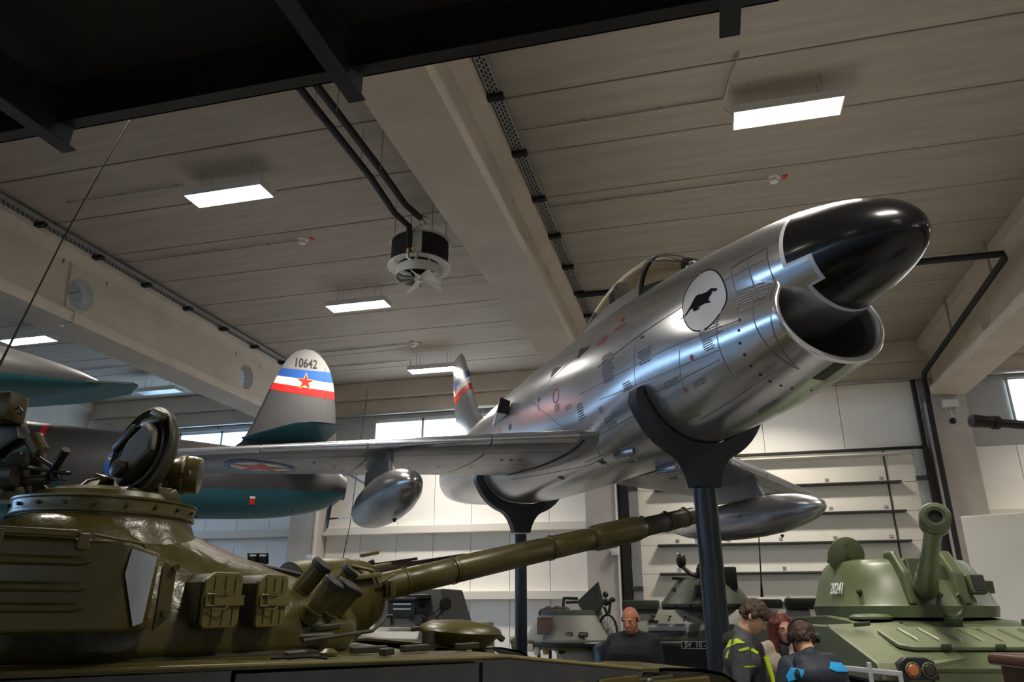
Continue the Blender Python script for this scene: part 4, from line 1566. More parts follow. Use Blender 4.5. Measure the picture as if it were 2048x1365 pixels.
# ---- anti-aircraft machine gun mount on the left side of the cupola
mg = tb(MB().prism([(-.16, -.12), (.14, -.12), (.14, .10), (.10, .14), (-.02, .04), (-.16, .02)], dep(40, 925, 4.35), C_R, C_U, .05), 'gun_mount', 'olive', bevel=.012)
tb(MB().box(dep(4, 818, 4.3), (.20, .16, .165), Matrix.Rotation(YAW * .6, 3, 'Z')), 'ammunition_box', 'olive', mg, bevel=.015)
tb(MB().box(dep(10, 880, 4.35), (.26, .10, .16), Matrix.Rotation(-.5, 3, 'Y')), 'receiver', 'gunmetal', mg, bevel=.02)
tb(MB().cyl(dep(-40, 905, 4.3), dep(52, 855, 4.4), .035, n=12), 'receiver_tube', 'gunmetal', mg)
for a, b, r_, mt in (((95, 960), (133, 900), .026, 'gunmetal'), ((70, 912), (106, 935), .011, 'gunmetal'), ((-5, 928), (140, 948), .012, 'gunmetal'), ((106, 938), (110, 958), .02, 'gunmetal'), ((30, 965), (95, 960), .03, 'olive_dark'), ((0, 955), (40, 950), .07, 'olive_dark'), ((95, 985), (98, 1010), .03, 'gunmetal'), ((66, 875), (82, 905), .045, 'olive')):
    tb(MB().cyl(dep(*a, 4.25), dep(*b, 4.22), r_, n=12), 'mount_tube', mt, mg)
tb(MB().lathe([(.05, -.02), (.05, .02)], dep(71, 883, 4.28), -C_F, 20), 'pivot', 'olive', mg)
tb(MB().lathe([(.055, -.02), (.055, .02)], dep(36, 924, 4.25), -C_F, 20), 'pivot', 'olive_dark', mg)
tb(MB().lathe([(.12, 0), (.13, .05), (.10, .12), (.08, .18)], dep(20, 1005, 4.35), UZ, 24), 'pintle', 'olive', mg)
tb(MB().prism([(0, 0), (.20, 0), (.17, .02), (.04, .12), (0, .12)], dep(60, 1006, 4.3), C_R, UZ, .03), 'pintle_gusset', 'olive', mg, smooth=0, bevel=.004)
for dx in (0, 12, 20):
    tb(MB().tube([dep(102 + dx, 950, 4.2), dep(104 + dx, 962, 4.2), dep(112 + dx, 962, 4.2)], .004, 5), 'trigger_guard', 'gunmetal', mg)
tb(MB().tube([dep(30, 820, 4.25), dep(38, 815, 4.25), dep(44, 822, 4.25), dep(42, 830, 4.25), dep(34, 826, 4.25)], .006, 6), 'box_clip', 'gunmetal', mg)
tb(MB().bar(dep(-12, 1070, 3.9), dep(28, 1040, 3.9), .05, .05), 'rear_fitting', 'gunmetal', mg, bevel=.01)
tb(MB().tube([dep(5, 1044, 3.9), dep(12, 1035, 3.9), dep(22, 1034, 3.9), dep(28, 1042, 3.9)], .008, 6), 'rear_loop', 'gunmetal', mg)

# ---- stowage bin on the turret side
bo = thing('dummy2', None, None) if False else None
B0 = [(-1.75, 1.38), (-.66, 1.50), (-.50, 1.20)]       # plan of outer wall (f, r)


def wall_strip(z0, z1, pts, th):
    mm_ = MB()
    outer = [[Tw(f, r, z) for f, r in pts] for z in (z0, z1)]
    inn = [[Tw(f + .02, r - th, z) for f, r in pts] for z in (z0, z1)]
    n_ = len(pts)
    for i in range(n_ - 1):
        q = [outer[0][i], outer[0][i + 1], outer[1][i + 1], outer[1][i], inn[0][i], inn[0][i + 1], inn[1][i + 1], inn[1][i]]
        mm_.add(q, [(0, 1, 2, 3), (7, 6, 5, 4), (0, 4, 5, 1), (3, 2, 6, 7), (1, 5, 6, 2), (0, 3, 7, 4)])
    return mm_


bin_ = tb(MB().add([Tw(-1.75, 1.38, 1.60), Tw(-.66, 1.47, 1.60), Tw(-.45, 1.24, 1.60), Tw(-.45, .95, 1.60), Tw(-1.75, .95, 1.60),
                    Tw(-1.75, 1.38, 2.0), Tw(-.66, 1.47, 2.0), Tw(-.43, 1.22, 1.965), Tw(-.43, .95, 1.965), Tw(-1.75, .95, 2.0)],
                   [(4, 3, 2, 1, 0), (5, 6, 7, 8, 9), (0, 1, 6, 5), (1, 2, 7, 6), (2, 3, 8, 7), (3, 4, 9, 8), (4, 0, 5, 9)]), 'stowage_bin', 'olive', smooth=30, bevel=.025, seg=3)
for z in (1.90, 1.79, 1.705):
    p0, p1 = Vector(Tw(-1.75, 1.385, z)), Vector(Tw(-.80, 1.463, z))
    tb(MB().tube([p0, p0 + (p1 - p0) * .5, p0 + (p1 - p0) * .96, p1], [.022, .022, .02, .004], 10), 'bin_rib', 'olive', bin_)
tb(MB().add([Tw(-.64, 1.458, 1.965), Tw(-.465, 1.268, 1.945), Tw(-.50, 1.315, 1.64), Tw(-.56, 1.38, 1.625), Tw(-.66, 1.485, 1.85)], [(0, 1, 2, 3, 4)]), 'bare_patch', 'bare_patch', bin_, smooth=0, label='bare grey patch on the end of the bin')
tb(MB().bar(Tw(-1.75, 1.36, 2.02), Tw(-.86, 1.43, 2.02), .06, .03), 'bin_lid_rim', 'olive_light', bin_, bevel=.01)
tb(MB().tube([Tw(-.8, 1.42, 2.0), Tw(-.8, 1.42, 2.02), Tw(-.55, 1.3, 2.0), Tw(-.53, 1.28, 1.98)], .008, 6), 'bin_handle', 'olive_light', bin_)
for f in (-1.18, -.85):
    tb(MB().box(Tw(f, 1.45, 1.985), (.06, .05, .07), Matrix.Rotation(-TH, 3, 'Z')), 'bin_clip', 'olive_light', bin_, smooth=0, bevel=.008)
tb(MB().prism([(0, 0), (.07, 0.06), (.07, .28), (.02, .33), (0, .30)], Tw(-.42, 1.22, 1.60), TF, UZ, .025), 'bin_bracket', 'olive', bin_, smooth=0, bevel=.006)
tb(MB().lathe([(.018, 0), (.018, .02)], Tw(-.36, 1.235, 1.90), TR, 8), 'bracket_bolt', 'olive_dark', bin_)
tb(MB().lathe([(.018, 0), (.018, .02)], Tw(-.38, 1.235, 1.68), TR, 8), 'bracket_bolt', 'olive_dark', bin_)

# ---- two ammunition boxes with latches
for f0, r0, yaw in ((-.10, 1.22, -.12), (.20, 1.16, -.30)):
    U = (TF * cos(yaw) + TR * sin(yaw))
    N = U.cross(UZ)
    c = Tw(f0, r0, 1.745)
    bx = tb(MB().prism([(-.105, -.13), (.105, -.13), (.105, .135), (-.055, .135), (-.105, .09)], c - N * .14, U, UZ, .26, N=N), 'cartridge_box', 'olive_dark', smooth=20, bevel=.02, seg=2)
    fc = MB().prism([(-.10, -.12), (-.085, -.138), (.085, -.138), (.105, -.115), (.11, .115), (.09, .14), (-.055, .14), (-.10, .10)], c, U, UZ, .022, N=N)
    lidb = tb(fc, 'box_cover', 'olive_light', bx, smooth=20, bevel=.006)
    for k in (-.05, .01, .065):
        tb(MB().bar(c + U * k - UZ * .12 + N * .012, c + U * k - UZ * .035 + N * .012, .007, .007), 'cover_rib', 'olive', lidb, smooth=0)
        tb(MB().bar(c + U * k + UZ * .035 + N * .012, c + U * k + UZ * .118 + N * .012, .007, .007), 'cover_rib', 'olive', lidb, smooth=0)
    tb(MB().bar(c - U * .02 + N * .018, c + U * .118 + N * .018, .012, .052, up=UZ), 'strap', 'olive_light', lidb, smooth=0)
    tb(MB().bar(c - U * .115 + N * .018, c - U * .02 + N * .018, .012, .05), 'latch_plate', 'olive_light', lidb, smooth=0)
    q = [c - U * .10 + N * .035 + UZ * .028, c - U * .055 + N * .035 + UZ * .028, c - U * .055 + N * .035 - UZ * .028, c - U * .10 + N * .035 - UZ * .028, c - U * .10 + N * .035 + UZ * .028]
    tb(MB().tube(q, .007, 6), 'latch_loop', 'olive_light', lidb)
    tb(MB().tube([c - U * .07 + N * .03 + UZ * .04, c - U * .0 + N * .04 + UZ * .042, c + U * .03 + N * .025 + UZ * .03], .004, 5), 'latch_wire', 'olive_light', lidb)
    tb(MB().tube([c - U * .07 + N * .03 - UZ * .04, c - U * .0 + N * .04 - UZ * .045, c + U * .03 + N * .025 - UZ * .03], .004, 5), 'latch_wire', 'olive_light', lidb)

# ---- smoke grenade launchers
for (bx_, by_), (tx, ty), t0 in (((582, 1204), (640, 1136), 4.60), ((608, 1244), (663, 1172), 4.42), ((636, 1246), (690, 1176), 4.62), ((655, 1240), (704, 1182), 4.80), ((655, 1190), (696, 1146), 4.95)):
    p0, p1 = dep(bx_, by_, t0), dep(tx, ty, t0 + .06)
    ax = (p1 - p0).normalized()
    L = (p1 - p0).length
    tu = tb(MB().lathe([(.050, 0), (.060, .01), (.060, L * .28), (.067, L * .29), (.067, L * .34), (.060, L * .35), (.060, L)], p0, ax, 24), 'smoke_launcher', 'olive')
    tb(MB().lathe([(.060, L - .005), (.069, L), (.069, L + .03), (.060, L + .038), (.0, L + .04)], p0, ax, 24), 'launcher_cap', 'rubber', tu)
    tb(MB().bar(p0 - ax * .10 - UZ * .0, p0 + ax * .04, .02, .02), 'launcher_stem', 'olive_dark', tu, smooth=0)
    s_ = p0 - ax * .02
    tb(MB().tube([s_, s_ + C_R * .03 - UZ * .05, s_ - C_R * .02 - UZ * .09, s_ - C_R * .03 - UZ * .13], .006, 6), 'launcher_cable', 'olive_light', tu)
tb(MB().bar(dep(590, 1262, 4.45), dep(672, 1252, 4.6), .16, .04), 'launcher_bracket', 'olive_dark', smooth=0, bevel=.01)
tb(MB().tube([dep(560, 1255, 4.3), dep(566, 1268, 4.3), dep(585, 1275, 4.32), dep(665, 1270, 4.5)], .018, 8), 'turret_rail', 'olive_dark')
# cable along the turret roof edge
tb(MB().tube([dep(410, 1085, 4.75), dep(440, 1108, 4.8), dep(510, 1130, 4.95), dep(600, 1150, 5.2)], .016, 8), 'roof_cable', 'gunmetal')
# two jerrycan handles behind the turret
for px in (506, 526):
    q = [dep(px - 9, 1128, 5.6), dep(px - 9, 1108, 5.6), dep(px + 9, 1108, 5.6), dep(px + 9, 1128, 5.6)]
    tb(MB().tube([q[0], q[1], q[2], q[3]], .010, 6), 'sight_guard', 'gunmetal')
    tb(MB().box(dep(px, 1124, 5.6), (.055, .03, .08)), 'sight_head', 'gunmetal', smooth=0, bevel=.006)

# ---- gun: mantlet boot, thermal sleeve segments, evacuator, muzzle
GA, GB = Tw(1.55, 0, 1.845), Tw(5.98, 0, 2.757)
gx = (GB - GA).normalized()
GL = (GB - GA).length
gun = tb(MB().lathe([(.085, -.6), (.108, .05), (.107, .30), (.104, .78), (.104, .80), (.102, 2.55), (.10, GL - .02), (.072, GL), (.062, GL), (.062, GL - .3)], GA, gx, 36, True, True), 'gun_barrel', 'olive')
tb(MB().lathe([(.10, .32), (.107, .33), (.107, .79), (.10, .80)], GA, gx, 36, False, False), 'thermal_sleeve', 'olive', gun)
tb(MB().lathe([(.10, .84), (.108, .85), (.106, 2.0), (.10, 2.01)], GA, gx, 36, False, False), 'thermal_sleeve', 'olive', gun)
tb(MB().lathe([(.10, 2.04), (.106, 2.05), (.106, 2.62), (.10, 2.63)], GA, gx, 36, False, False), 'thermal_sleeve', 'olive', gun)
tb(MB().lathe([(.104, 2.66), (.132, 2.72), (.134, 2.80), (.134, 3.35), (.126, 3.42), (.10, 3.50)], GA, gx, 36, False, False), 'bore_evacuator', 'olive', gun)
tb(MB().lathe([(.098, 3.52), (.104, 3.53), (.103, 3.92), (.098, 3.93)], GA, gx, 36, False, False), 'thermal_sleeve', 'olive_dark', gun)
tb(MB().lathe([(.098, 3.96), (.104, 3.97), (.103, 4.3), (.098, 4.31)], GA, gx, 36, False, False), 'thermal_sleeve', 'olive_dark', gun)
for h in (.31, .82, 2.02, 2.64, 2.69, 3.50, 3.945, 4.32):
    tb(MB().lathe([(.108, -.012), (.114, -.008), (.114, .008), (.108, .012)], GA + gx * h, gx, 36, False, False), 'sleeve_clamp', 'olive_dark' if h > 3.4 else 'olive', gun)
    u_, w_, _a = frame(gx)
    tb(MB().box(GA + gx * h + UZ * .115, (.03, .04, .02), Matrix.Rotation(-TH, 3, 'Z')), 'clamp_bolt', 'olive_dark', gun, smooth=0)
for a, b in ((.9, 1.95), (2.1, 2.58)):
    tb(MB().bar(GA + gx * a + UZ * .105 - TR * .03, GA + gx * b + UZ * .104 - TR * .03, .05, .016), 'sleeve_ridge', 'olive_dark', gun, smooth=0)
boot = tb(MB().lathe([(.34, -.65), (.33, -.42), (.30, -.22), (.265, -.10), (.235, -.02), (.20, .015), (.10, .02)], GA - UZ * .02, gx, 36), 'mantlet', 'olive', smooth=45)
tb(MB().lathe([(.27, -.20), (.29, -.19), (.285, -.13), (.262, -.11)], GA - UZ * .02, gx, 36, False, False), 'mantlet_band', 'olive', boot)
for k in range(3):
    t = radians((40, 85, 150)[k])
    d_ = (TR * cos(t) + UZ * sin(t)) * .275
    tb(MB().bar(GA + d_ - gx * .12, GA + d_ + gx * .04, .04, .03), 'mantlet_clip', 'olive_light', boot, bevel=.008)
tb(MB().box(GA + TR * .27 + UZ * .0, (.14, .05, .12), Matrix.Rotation(-TH - .1, 3, 'Z')), 'mantlet_block', 'olive', boot, bevel=.012)
tb(MB().tube([GA + TR * .2 + UZ * .22 - gx * .3, GA + TR * .28 + UZ * .16 - gx * .16, GA + TR * .30 + UZ * .06 - gx * .12, GA + TR * .29 + UZ * .1 + gx * .02], .014, 8), 'mantlet_hose', 'olive_light', boot)
tb(MB().bar(GA + TR * .36 + UZ * .16 - gx * .55, GA + TR * .28 + UZ * .12 - gx * .10, .06, .035), 'mantlet_arm', 'olive_light', boot, bevel=.01)
# whip antenna at the rear left of the turret
tb(MB().tube([dep(-60, 880, 4.3), dep(-8, 745, 4.5), dep(60, 610, 4.65), dep(125, 480, 4.8), dep(190, 362, 4.95), dep(262, 238, 5.1), dep(330, 130, 5.3)], [.011, .008, .006, .005, .004, .003, .003], 8), 'whip_antenna', 'antenna_dark')
tb(MB().tube([dep(-60, 880, 4.3), Tw(-1.15, -.35, 2.0)], .015, 8), 'antenna_base', 'gunmetal')


def text_mesh(s, size, origin, U, V, mt, parent, name, sx=1.0, thick=.002, align='CENTER'):
    cu_ = bpy.data.curves.new(name, 'FONT')
    cu_.body = s
    cu_.size = size
    cu_.align_x = align
    cu_.align_y = 'CENTER'
    cu_.extrude = thick
    cu_.offset = size * .02
    tmp = bpy.data.objects.new(name + '_tmp', cu_)
    COL.objects.link(tmp)
    me = bpy.data.meshes.new_from_object(tmp.evaluated_get(bpy.context.evaluated_depsgraph_get()))
    bpy.data.objects.remove(tmp)
    U, V = Vector(U).normalized(), Vector(V).normalized()
    N = U.cross(V)
    M = Matrix.Translation(Vector(origin)) @ Matrix((U * sx, V, N)).transposed().to_4x4()
    me.transform(PM[parent.name].inverted() @ M)
    me.materials.clear()
    me.materials.append(MAT[mt])
    o = bpy.data.objects.new(name, me)
    o.parent = parent
    COL.objects.link(o)
    PM[o.name] = PM[parent.name]
    return o


# ================================================================== GREY AND TEAL STRAIGHT-WING JET (behind, left)
mat('grey_paint', (0.060, 0.059, 0.061), 0.42, var=0.10, vscale=2, spec=0.4)
mat('teal_paint', (0.022, 0.120, 0.155), 0.38, var=0.10, vscale=2, coat=0.1)
NPo, NH = Vector((-15.829, 6.221, 3.822)), radians(216.62)
gj = thing('straight_wing_jet', 'grey and teal straight-wing jet with number on its striped fin', 'aircraft', NPo, (0, 0, NH))
GSs = [0, .1, .6, 1.6, 3.0, 4.5, 6.0, 7.5, 9.0, 10.0, 10.7, 11.1, 11.3, 11.42]
GT_ = [.40, .46, .60, .74, .92, .90, .86, .80, .72, .66, .58, .48, .38, .24]
GBt = [-.45, -.52, -.60, -.66, -.70, -.72, -.70, -.66, -.62, -.57, -.46, -.34, -.24, -.12]
GA_ = [.42, .48, .58, .66, .72, .74, .72, .66, .58, .52, .46, .40, .34, .24]


def g_sec(s, ph):
    zt, zb, a = herm(GSs, GT_, s), herm(GSs, GBt, s), herm(GSs, GA_, s)
    zc = (zt + zb) / 2
    return a * sin(ph), zc + (zt - zb) / 2 * cos(ph)


def g_split(s):
    zt, zb = herm(GSs, GT_, s), herm(GSs, GBt, s)
    zs = herm([0, 6, 9, 11.4], [-.25, -.24, -.16, -.05], s)
    return math.acos(max(-.98, min(.98, (zs - (zt + zb) / 2) / ((zt - zb) / 2))))


def g_half(upper):
    R_ = []
    s = 0
    for k in range(58):
        s = 11.42 * k / 57
        b = g_split(s)
        n = 24
        row = []
        for j in range(n + 1):
            ph = -b + 2 * b * j / n if upper else b + (2 * pi - 2 * b) * j / n
            y, z = g_sec(s, ph)
            row.append(A(s, y, z))
        R_.append(row)
    return MB().loft(R_, False, False, False)


g_half(True).build('fuselage_upper', 'grey_paint', gj, smooth=60)
g_half(False).build('fuselage_lower', 'teal_paint', gj, smooth=60, label='teal underside of the fuselage')
MB().lathe([(.23, 0), (.20, -.25), (.0, -.3)], A(11.42, 0, .06), (-1, 0, 0), 30, False, False).build('tail_pipe', 'duct_dark', gj)
MB().lathe([(.43, 0), (.40, .02), (.36, .5), (.3, 1.2)], A(0.02, 0, -.02), (-1, 0, 0), 36, False, True).build('nose_intake', 'duct_dark', gj)
# fin
fo = [(9.30, .66), (9.46, .80), (9.62, 1.14), (9.86, 1.90), (10.08, 2.45), (10.17, 2.60), (10.28, 2.70), (10.45, 2.76), (10.60, 2.745), (10.72, 2.68), (10.84, 2.56), (10.94, 2.40), (11.06, 2.03), (11.14, 1.48), (11.2, .79), (11.2, .45), (9.3, .4)]
gf = MB().prism(fo, (0, 0, 0), (-1, 0, 0), (0, 0, 1), .13, N=(0, 1, 0)).build('fin', 'grey_paint', gj, smooth=40, bevel=.05, seg=3)


def le84(z):
    return herm([.66, 1.14, 1.9, 2.45, 2.6], [9.30, 9.62, 9.86, 10.08, 10.17], z)


def te84(z):
    return herm([.79, 1.48, 2.03, 2.4, 2.6], [11.2, 11.14, 11.06, 10.94, 10.82], z)


for (zl0, zl1, zr0, zr1), mt in (((2.13, 2.29, 2.09, 2.31), 'flag_blue'), ((1.98, 2.13, 1.92, 2.09), 'flag_white'), ((1.84, 1.98, 1.76, 1.92), 'flag_red')):
    for sd in (1, -1):
        MB().add([A(le84(zl0) + .015, sd * .068, zl0), A(te84(zr0) - .015, sd * .068, zr0), A(te84(zr1) - .015, sd * .068, zr1), A(le84(zl1) + .015, sd * .068, zl1)], [(0, 1, 2, 3)]).build('tail_stripe', mt, gf, smooth=0)
for sd in (1, -1):
    for r_, mt, o_ in ((.185, 'flag_yellow', .071), (.155, 'flag_red', .074)):
        MB().add([A(10.50 + p[0], sd * o_, 2.06 + p[1]) for p in star(r_)], [tuple(range(10))]).build('tail_star', mt, gf, smooth=0)
    MB().bar(A(10.86, sd * .066, 2.40), A(10.83, sd * .066, .8), .006, .008).build('rudder_line', 'panel_line', gf, smooth=0)
mat('fin_cap_grey', (0.20, 0.197, 0.193), 0.45)
capo = [(le84(2.29) + .015, 2.29), (le84(2.45) + .012, 2.45), (10.19, 2.60), (10.30, 2.69), (10.45, 2.735), (10.59, 2.72), (10.70, 2.655), (10.82, 2.54), (10.92, 2.39), (te84(2.31) - .015, 2.31)]
for sd in (1, -1):
    MB().add([A(s_q, sd * .067, z_q) for s_q, z_q in capo], [tuple(range(len(capo)))]).build('fin_cap', 'fin_cap_grey', gf, smooth=0, label='pale grey panel carrying the tail number')
ow = PM[gj.name] @ Vector(A(10.47, -.069, 2.43))
text_mesh('10642', .25, ow, PM[gj.name].to_3x3() @ Vector((-1, 0, 0)), UZ, 'paint_black', gf, 'tail_number', sx=.72)
ow = PM[gj.name] @ Vector(A(10.47, .069, 2.43))
text_mesh('10642', .25, ow, PM[gj.name].to_3x3() @ Vector((1, 0, 0)), UZ, 'paint_black', gf, 'tail_number', sx=.72)
# tailplanes: teal below, grey above


def surf(secs, nm, mtu, mtl, sd, parent):
    """secs: (le, te, y, z, thick)"""
    xs = [0, .01, .04, .1, .2, .4, .6, .8, 1]
    for up in (1, -1):
        rows = [[A(le + x * (te - le), sd * y, z + up * naca(th, x) * (te - le)) for x in xs] for le, te, y, z, th in secs]
        MB().loft(rows, False, False, False).build(nm + ('_top' if up > 0 else '_underside'), mtu if up > 0 else mtl, parent, smooth=60)


for sd in (1, -1):
    surf([(9.45, 10.95, .0, .88, .07), (9.75, 10.97, .8, .85, .07), (10.05, 10.98, 1.55, .82, .07), (10.22, 11.0, 1.95, .80, .06), (10.42, 11.0, 2.08, .80, .03)], 'tailplane', 'grey_paint', 'teal_paint', sd, gj)
    surf([(4.2, 6.9, .4, -.30, .11), (4.45, 6.75, 2.5, -.10, .10), (4.75, 6.55, 5.6, .12, .09)], 'wing', 'grey_paint', 'teal_paint', sd, gj)
    # tip tank with rear fin, grey above and teal below
    prof = [(.0, 3.0), (.14, 3.08), (.26, 3.4), (.36, 3.9), (.42, 4.6), (.43, 5.3), (.41, 5.9), (.36, 6.4), (.28, 6.9), (.18, 7.35), (.09, 7.65), (.0, 7.85)]
    for nm, t0, t1, mt in (('tip_tank_upper', -100, 100, 'grey_paint'), ('tip_tank_lower', 100, 260, 'teal_paint')):
        rows = []
        for k in range(49):
            s = 3.0 + 4.85 * k / 48
            r_ = max(.002, herm([p[1] for p in prof], [p[0] for p in prof], s))
            rows.append([A(s, sd * 5.85 + r_ * sin(radians(t0 + (t1 - t0) * j / 16)), .12 + r_ * cos(radians(t0 + (t1 - t0) * j / 16))) for j in range(17)])
        MB().loft(rows, False, False, False).build(nm, mt, gj, smooth=60)
    tf = [(6.2, 5.85), (7.08, 5.80), (8.12, 6.02), (8.17, 5.93), (8.08, 5.58), (7.56, 4.95), (6.87, 4.45), (6.3, 4.45)]
    MB().add([A(s, sd * y, .105) for s, y in tf], [tuple(range(8))]).build('tank_fin_underside', 'teal_paint', gj, smooth=0)
    MB().add([A(s, sd * y, .125) for s, y in tf] + [A(s, sd * y, .106) for s, y in tf], [tuple(range(8))] + [(i, (i + 1) % 8, 8 + (i + 1) % 8, 8 + i) for i in range(8)]).build('tank_fin', 'grey_paint', gj, smooth=0)
# red band round the fuselage, roundel, small red flag
rows = []
for s in (6.33, 6.42):
    rows.append([A(s, g_sec(s, radians(-130 + 260 * j / 40))[0] * 1.006, g_sec(s, radians(-130 + 260 * j / 40))[1] * 1.006) for j in range(41)])
MB().loft(rows, False, False, False).build('turbine_band', 'flag_red', gj, smooth=60, label='thin red band round the fuselage')


def g_disc(s0, z0, r_, mt, off, poly=None, name='roundel'):
    def fn(u, v):
        s, z = s0 - u, z0 + v
        zt, zb, a = herm(GSs, GT_, s), herm(GSs, GBt, s), herm(GSs, GA_, s)
        q = max(-.99, min(.99, (z - (zt + zb) / 2) / ((zt - zb) / 2)))
        return A(s, -(a * sqrt(1 - q * q) + off), z)
    patch(poly or ell(r_, r_), fn, MB(), .08).build(name, mt, gj, smooth=80)


g_disc(7.75, .12, .38, 'flag_blue', .004)
g_disc(7.75, .12, .29, 'flag_white', .007)
g_disc(7.75, .12, 0, 'flag_yellow', .010, star(.37))
g_disc(7.75, .12, 0, 'flag_red', .013, star(.33))
MB().box(A(9.75, -.50, -.33), (.09, .01, .12)).build('red_streamer', 'flag_red', gj, smooth=0)
MB().box(A(9.75, -.505, -.27), (.09, .01, .04)).build('streamer_tip', 'flag_white', gj, smooth=0)
MB().box(A(10.45, -.36, -.46), (.015, .02, .08)).build('drain_mast', 'paint_black', gj, smooth=0)
# its own pole stands, hidden behind the tank turret
for s in (3.6, 8.6):
    q = PM[gj.name] @ Vector(A(s, 0, 0))
    zb = q.z + herm(GSs, GBt, s)
    st = thing('aircraft_stand', 'dark pole stand under the %s of the grey jet' % ('nose' if s < 5 else 'tail'), 'stand', (q.x, q.y, 0), (0, 0, NH), 'pole stands under the grey jet')
    MB().cyl((0, 0, 0), (0, 0, zb - .06), .11, n=24).build('pole', 'navy_steel', st)
    MB().span((-.12, -.4, zb - .12), (.12, .4, zb - .012)).build('saddle', 'navy_steel', st, smooth=0, bevel=.02)
    MB().span((-.5, -.5, 0), (.5, .5, .03)).build('base_plate', 'navy_steel', st, smooth=0)

# ================================================================== GREEN SELF-PROPELLED HOWITZER (right)
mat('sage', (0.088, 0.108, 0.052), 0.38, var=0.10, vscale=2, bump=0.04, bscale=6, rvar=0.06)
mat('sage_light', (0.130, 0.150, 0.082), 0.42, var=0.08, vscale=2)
mat('sage_dark', (0.03, 0.045, 0.02), 0.5)
mat('lamp_amber', (0.45, 0.14, 0.05), 0.3)
mat('white_ink', (0.70, 0.72, 0.68), 0.5)
C2 = Vector((2.58, 12.14, 0))
h2 = radians(13)
V2, L2 = Vector((sin(h2), -cos(h2), 0)), Vector((cos(h2), sin(h2), 0))
spg = thing('self_propelled_howitzer', 'sage green tracked howitzer aiming over the visitors', 'howitzer', C2)


def Sw(f, l, z):
    return C2 + V2 * f + L2 * (l - .12) + UZ * z


def sb(mb, name, mt, parent=None, **k):
    return mb.build(name, mt, parent or spg, world=True, **k)


sb(MB().prism([(-2.4, .5), (-2.4, 1.55), (.2, 1.62), (1.05, 1.56), (2.35, 1.20), (2.45, 1.10), (2.2, .55)], Sw(0, 0, 0), V2, UZ, 2.1, N=L2), 'hull', 'sage', smooth=15, bevel=.015)
for sd in (-1, 1):
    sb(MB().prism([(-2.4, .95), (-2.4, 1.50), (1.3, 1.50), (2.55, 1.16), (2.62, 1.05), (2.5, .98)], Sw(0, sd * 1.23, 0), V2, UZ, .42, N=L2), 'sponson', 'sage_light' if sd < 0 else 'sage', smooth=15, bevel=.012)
    m = MB()
    path = [(-2.0, .2), (-2.3, .55), (-2.0, .85), (2.0, .88), (2.45, .72), (2.3, .4), (1.6, .03), (-1.7, .03)]
    m.prism(path, Sw(0, sd * 1.22, 0), V2, UZ, .40, N=L2)
    sb(m, 'track', 'rubber', smooth=0)
    for k in range(7):
        sb(MB().lathe([(.28, 0), (.28, .12), (.2, .14), (.05, .16)], Sw(-1.75 + .58 * k, sd * 1.35, .33), L2 * sd, 16), 'road_wheel', 'sage_dark')
# front face, folding splash plate with ribs
sb(MB().prism([(-.02, 0), (.02, 0), (.02, .5), (-.02, .5)], Sw(2.42, .15, .55), V2, UZ, 1.9, N=L2), 'lower_plate', 'sage', smooth=0)
gd = (Sw(2.30, 0, 1.24) - Sw(1.12, 0, 1.56)).normalized()
gn = L2.cross(gd)
if gn.z < 0:
    gn = -gn
pc0 = (Sw(1.80, -.10 + .1, 1.375)) + gn * .012
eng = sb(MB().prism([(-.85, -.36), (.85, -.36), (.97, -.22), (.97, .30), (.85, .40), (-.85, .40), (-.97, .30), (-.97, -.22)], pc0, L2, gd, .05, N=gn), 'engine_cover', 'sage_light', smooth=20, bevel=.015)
for k in range(7):
    a = pc0 + L2 * (-.72 + .24 * k) - gd * .26 + gn * .025
    b = pc0 + L2 * (-.70 + .24 * k) + gd * .24 + gn * .025
    sb(MB().tube([a, a + (b - a) * .1, a + (b - a) * .9, b], [.005, .03, .03, .005], 8), 'cover_rib', 'sage_light', eng)
for k in (-.5, .1, .65):
    sb(MB().box(pc0 + L2 * k + gd * .42 + gn * .03, (.10, .06, .06), Matrix.Rotation(h2, 3, 'Z')), 'cover_hinge', 'sage_dark', eng, bevel=.012)
# sloping cheek plate with headlights
ck = MB().add([Sw(1.25, -1.43, 1.52), Sw(1.25, -.55, 1.55), Sw(2.36, -.38, 1.20), Sw(2.62, -1.43, 1.06), Sw(1.25, -1.43, 1.46), Sw(1.25, -.55, 1.49), Sw(2.36, -.38, 1.14), Sw(2.62, -1.43, 1.0)], [(0, 1, 2, 3), (7, 6, 5, 4), (0, 4, 5, 1), (1, 5, 6, 2), (2, 6, 7, 3), (3, 7, 4, 0)])
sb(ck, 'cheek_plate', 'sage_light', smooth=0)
hl = sb(MB().prism([(-.2, -.10), (.2, -.10), (.17, .08), (.08, .12), (-.12, .12), (-.2, .06)], Sw(2.60, -1.05, 1.10), L2, UZ, .12, N=V2), 'headlight_cluster', 'paint_black', smooth=20, bevel=.01)
for k, mt in ((-.08, 'lamp_amber'), (.09, 'olive_dark')):
    sb(MB().lathe([(.065, 0), (.065, .07), (.05, .085), (.0, .09)], Sw(2.62, -1.05 + k, 1.10), V2, 20), 'headlight', mt, hl)
    sb(MB().lathe([(.068, .05), (.078, .055), (.078, .075), (.068, .08)], Sw(2.62, -1.05 + k, 1.10), V2, 20, False, False), 'headlight_ring', 'sage_light', hl)
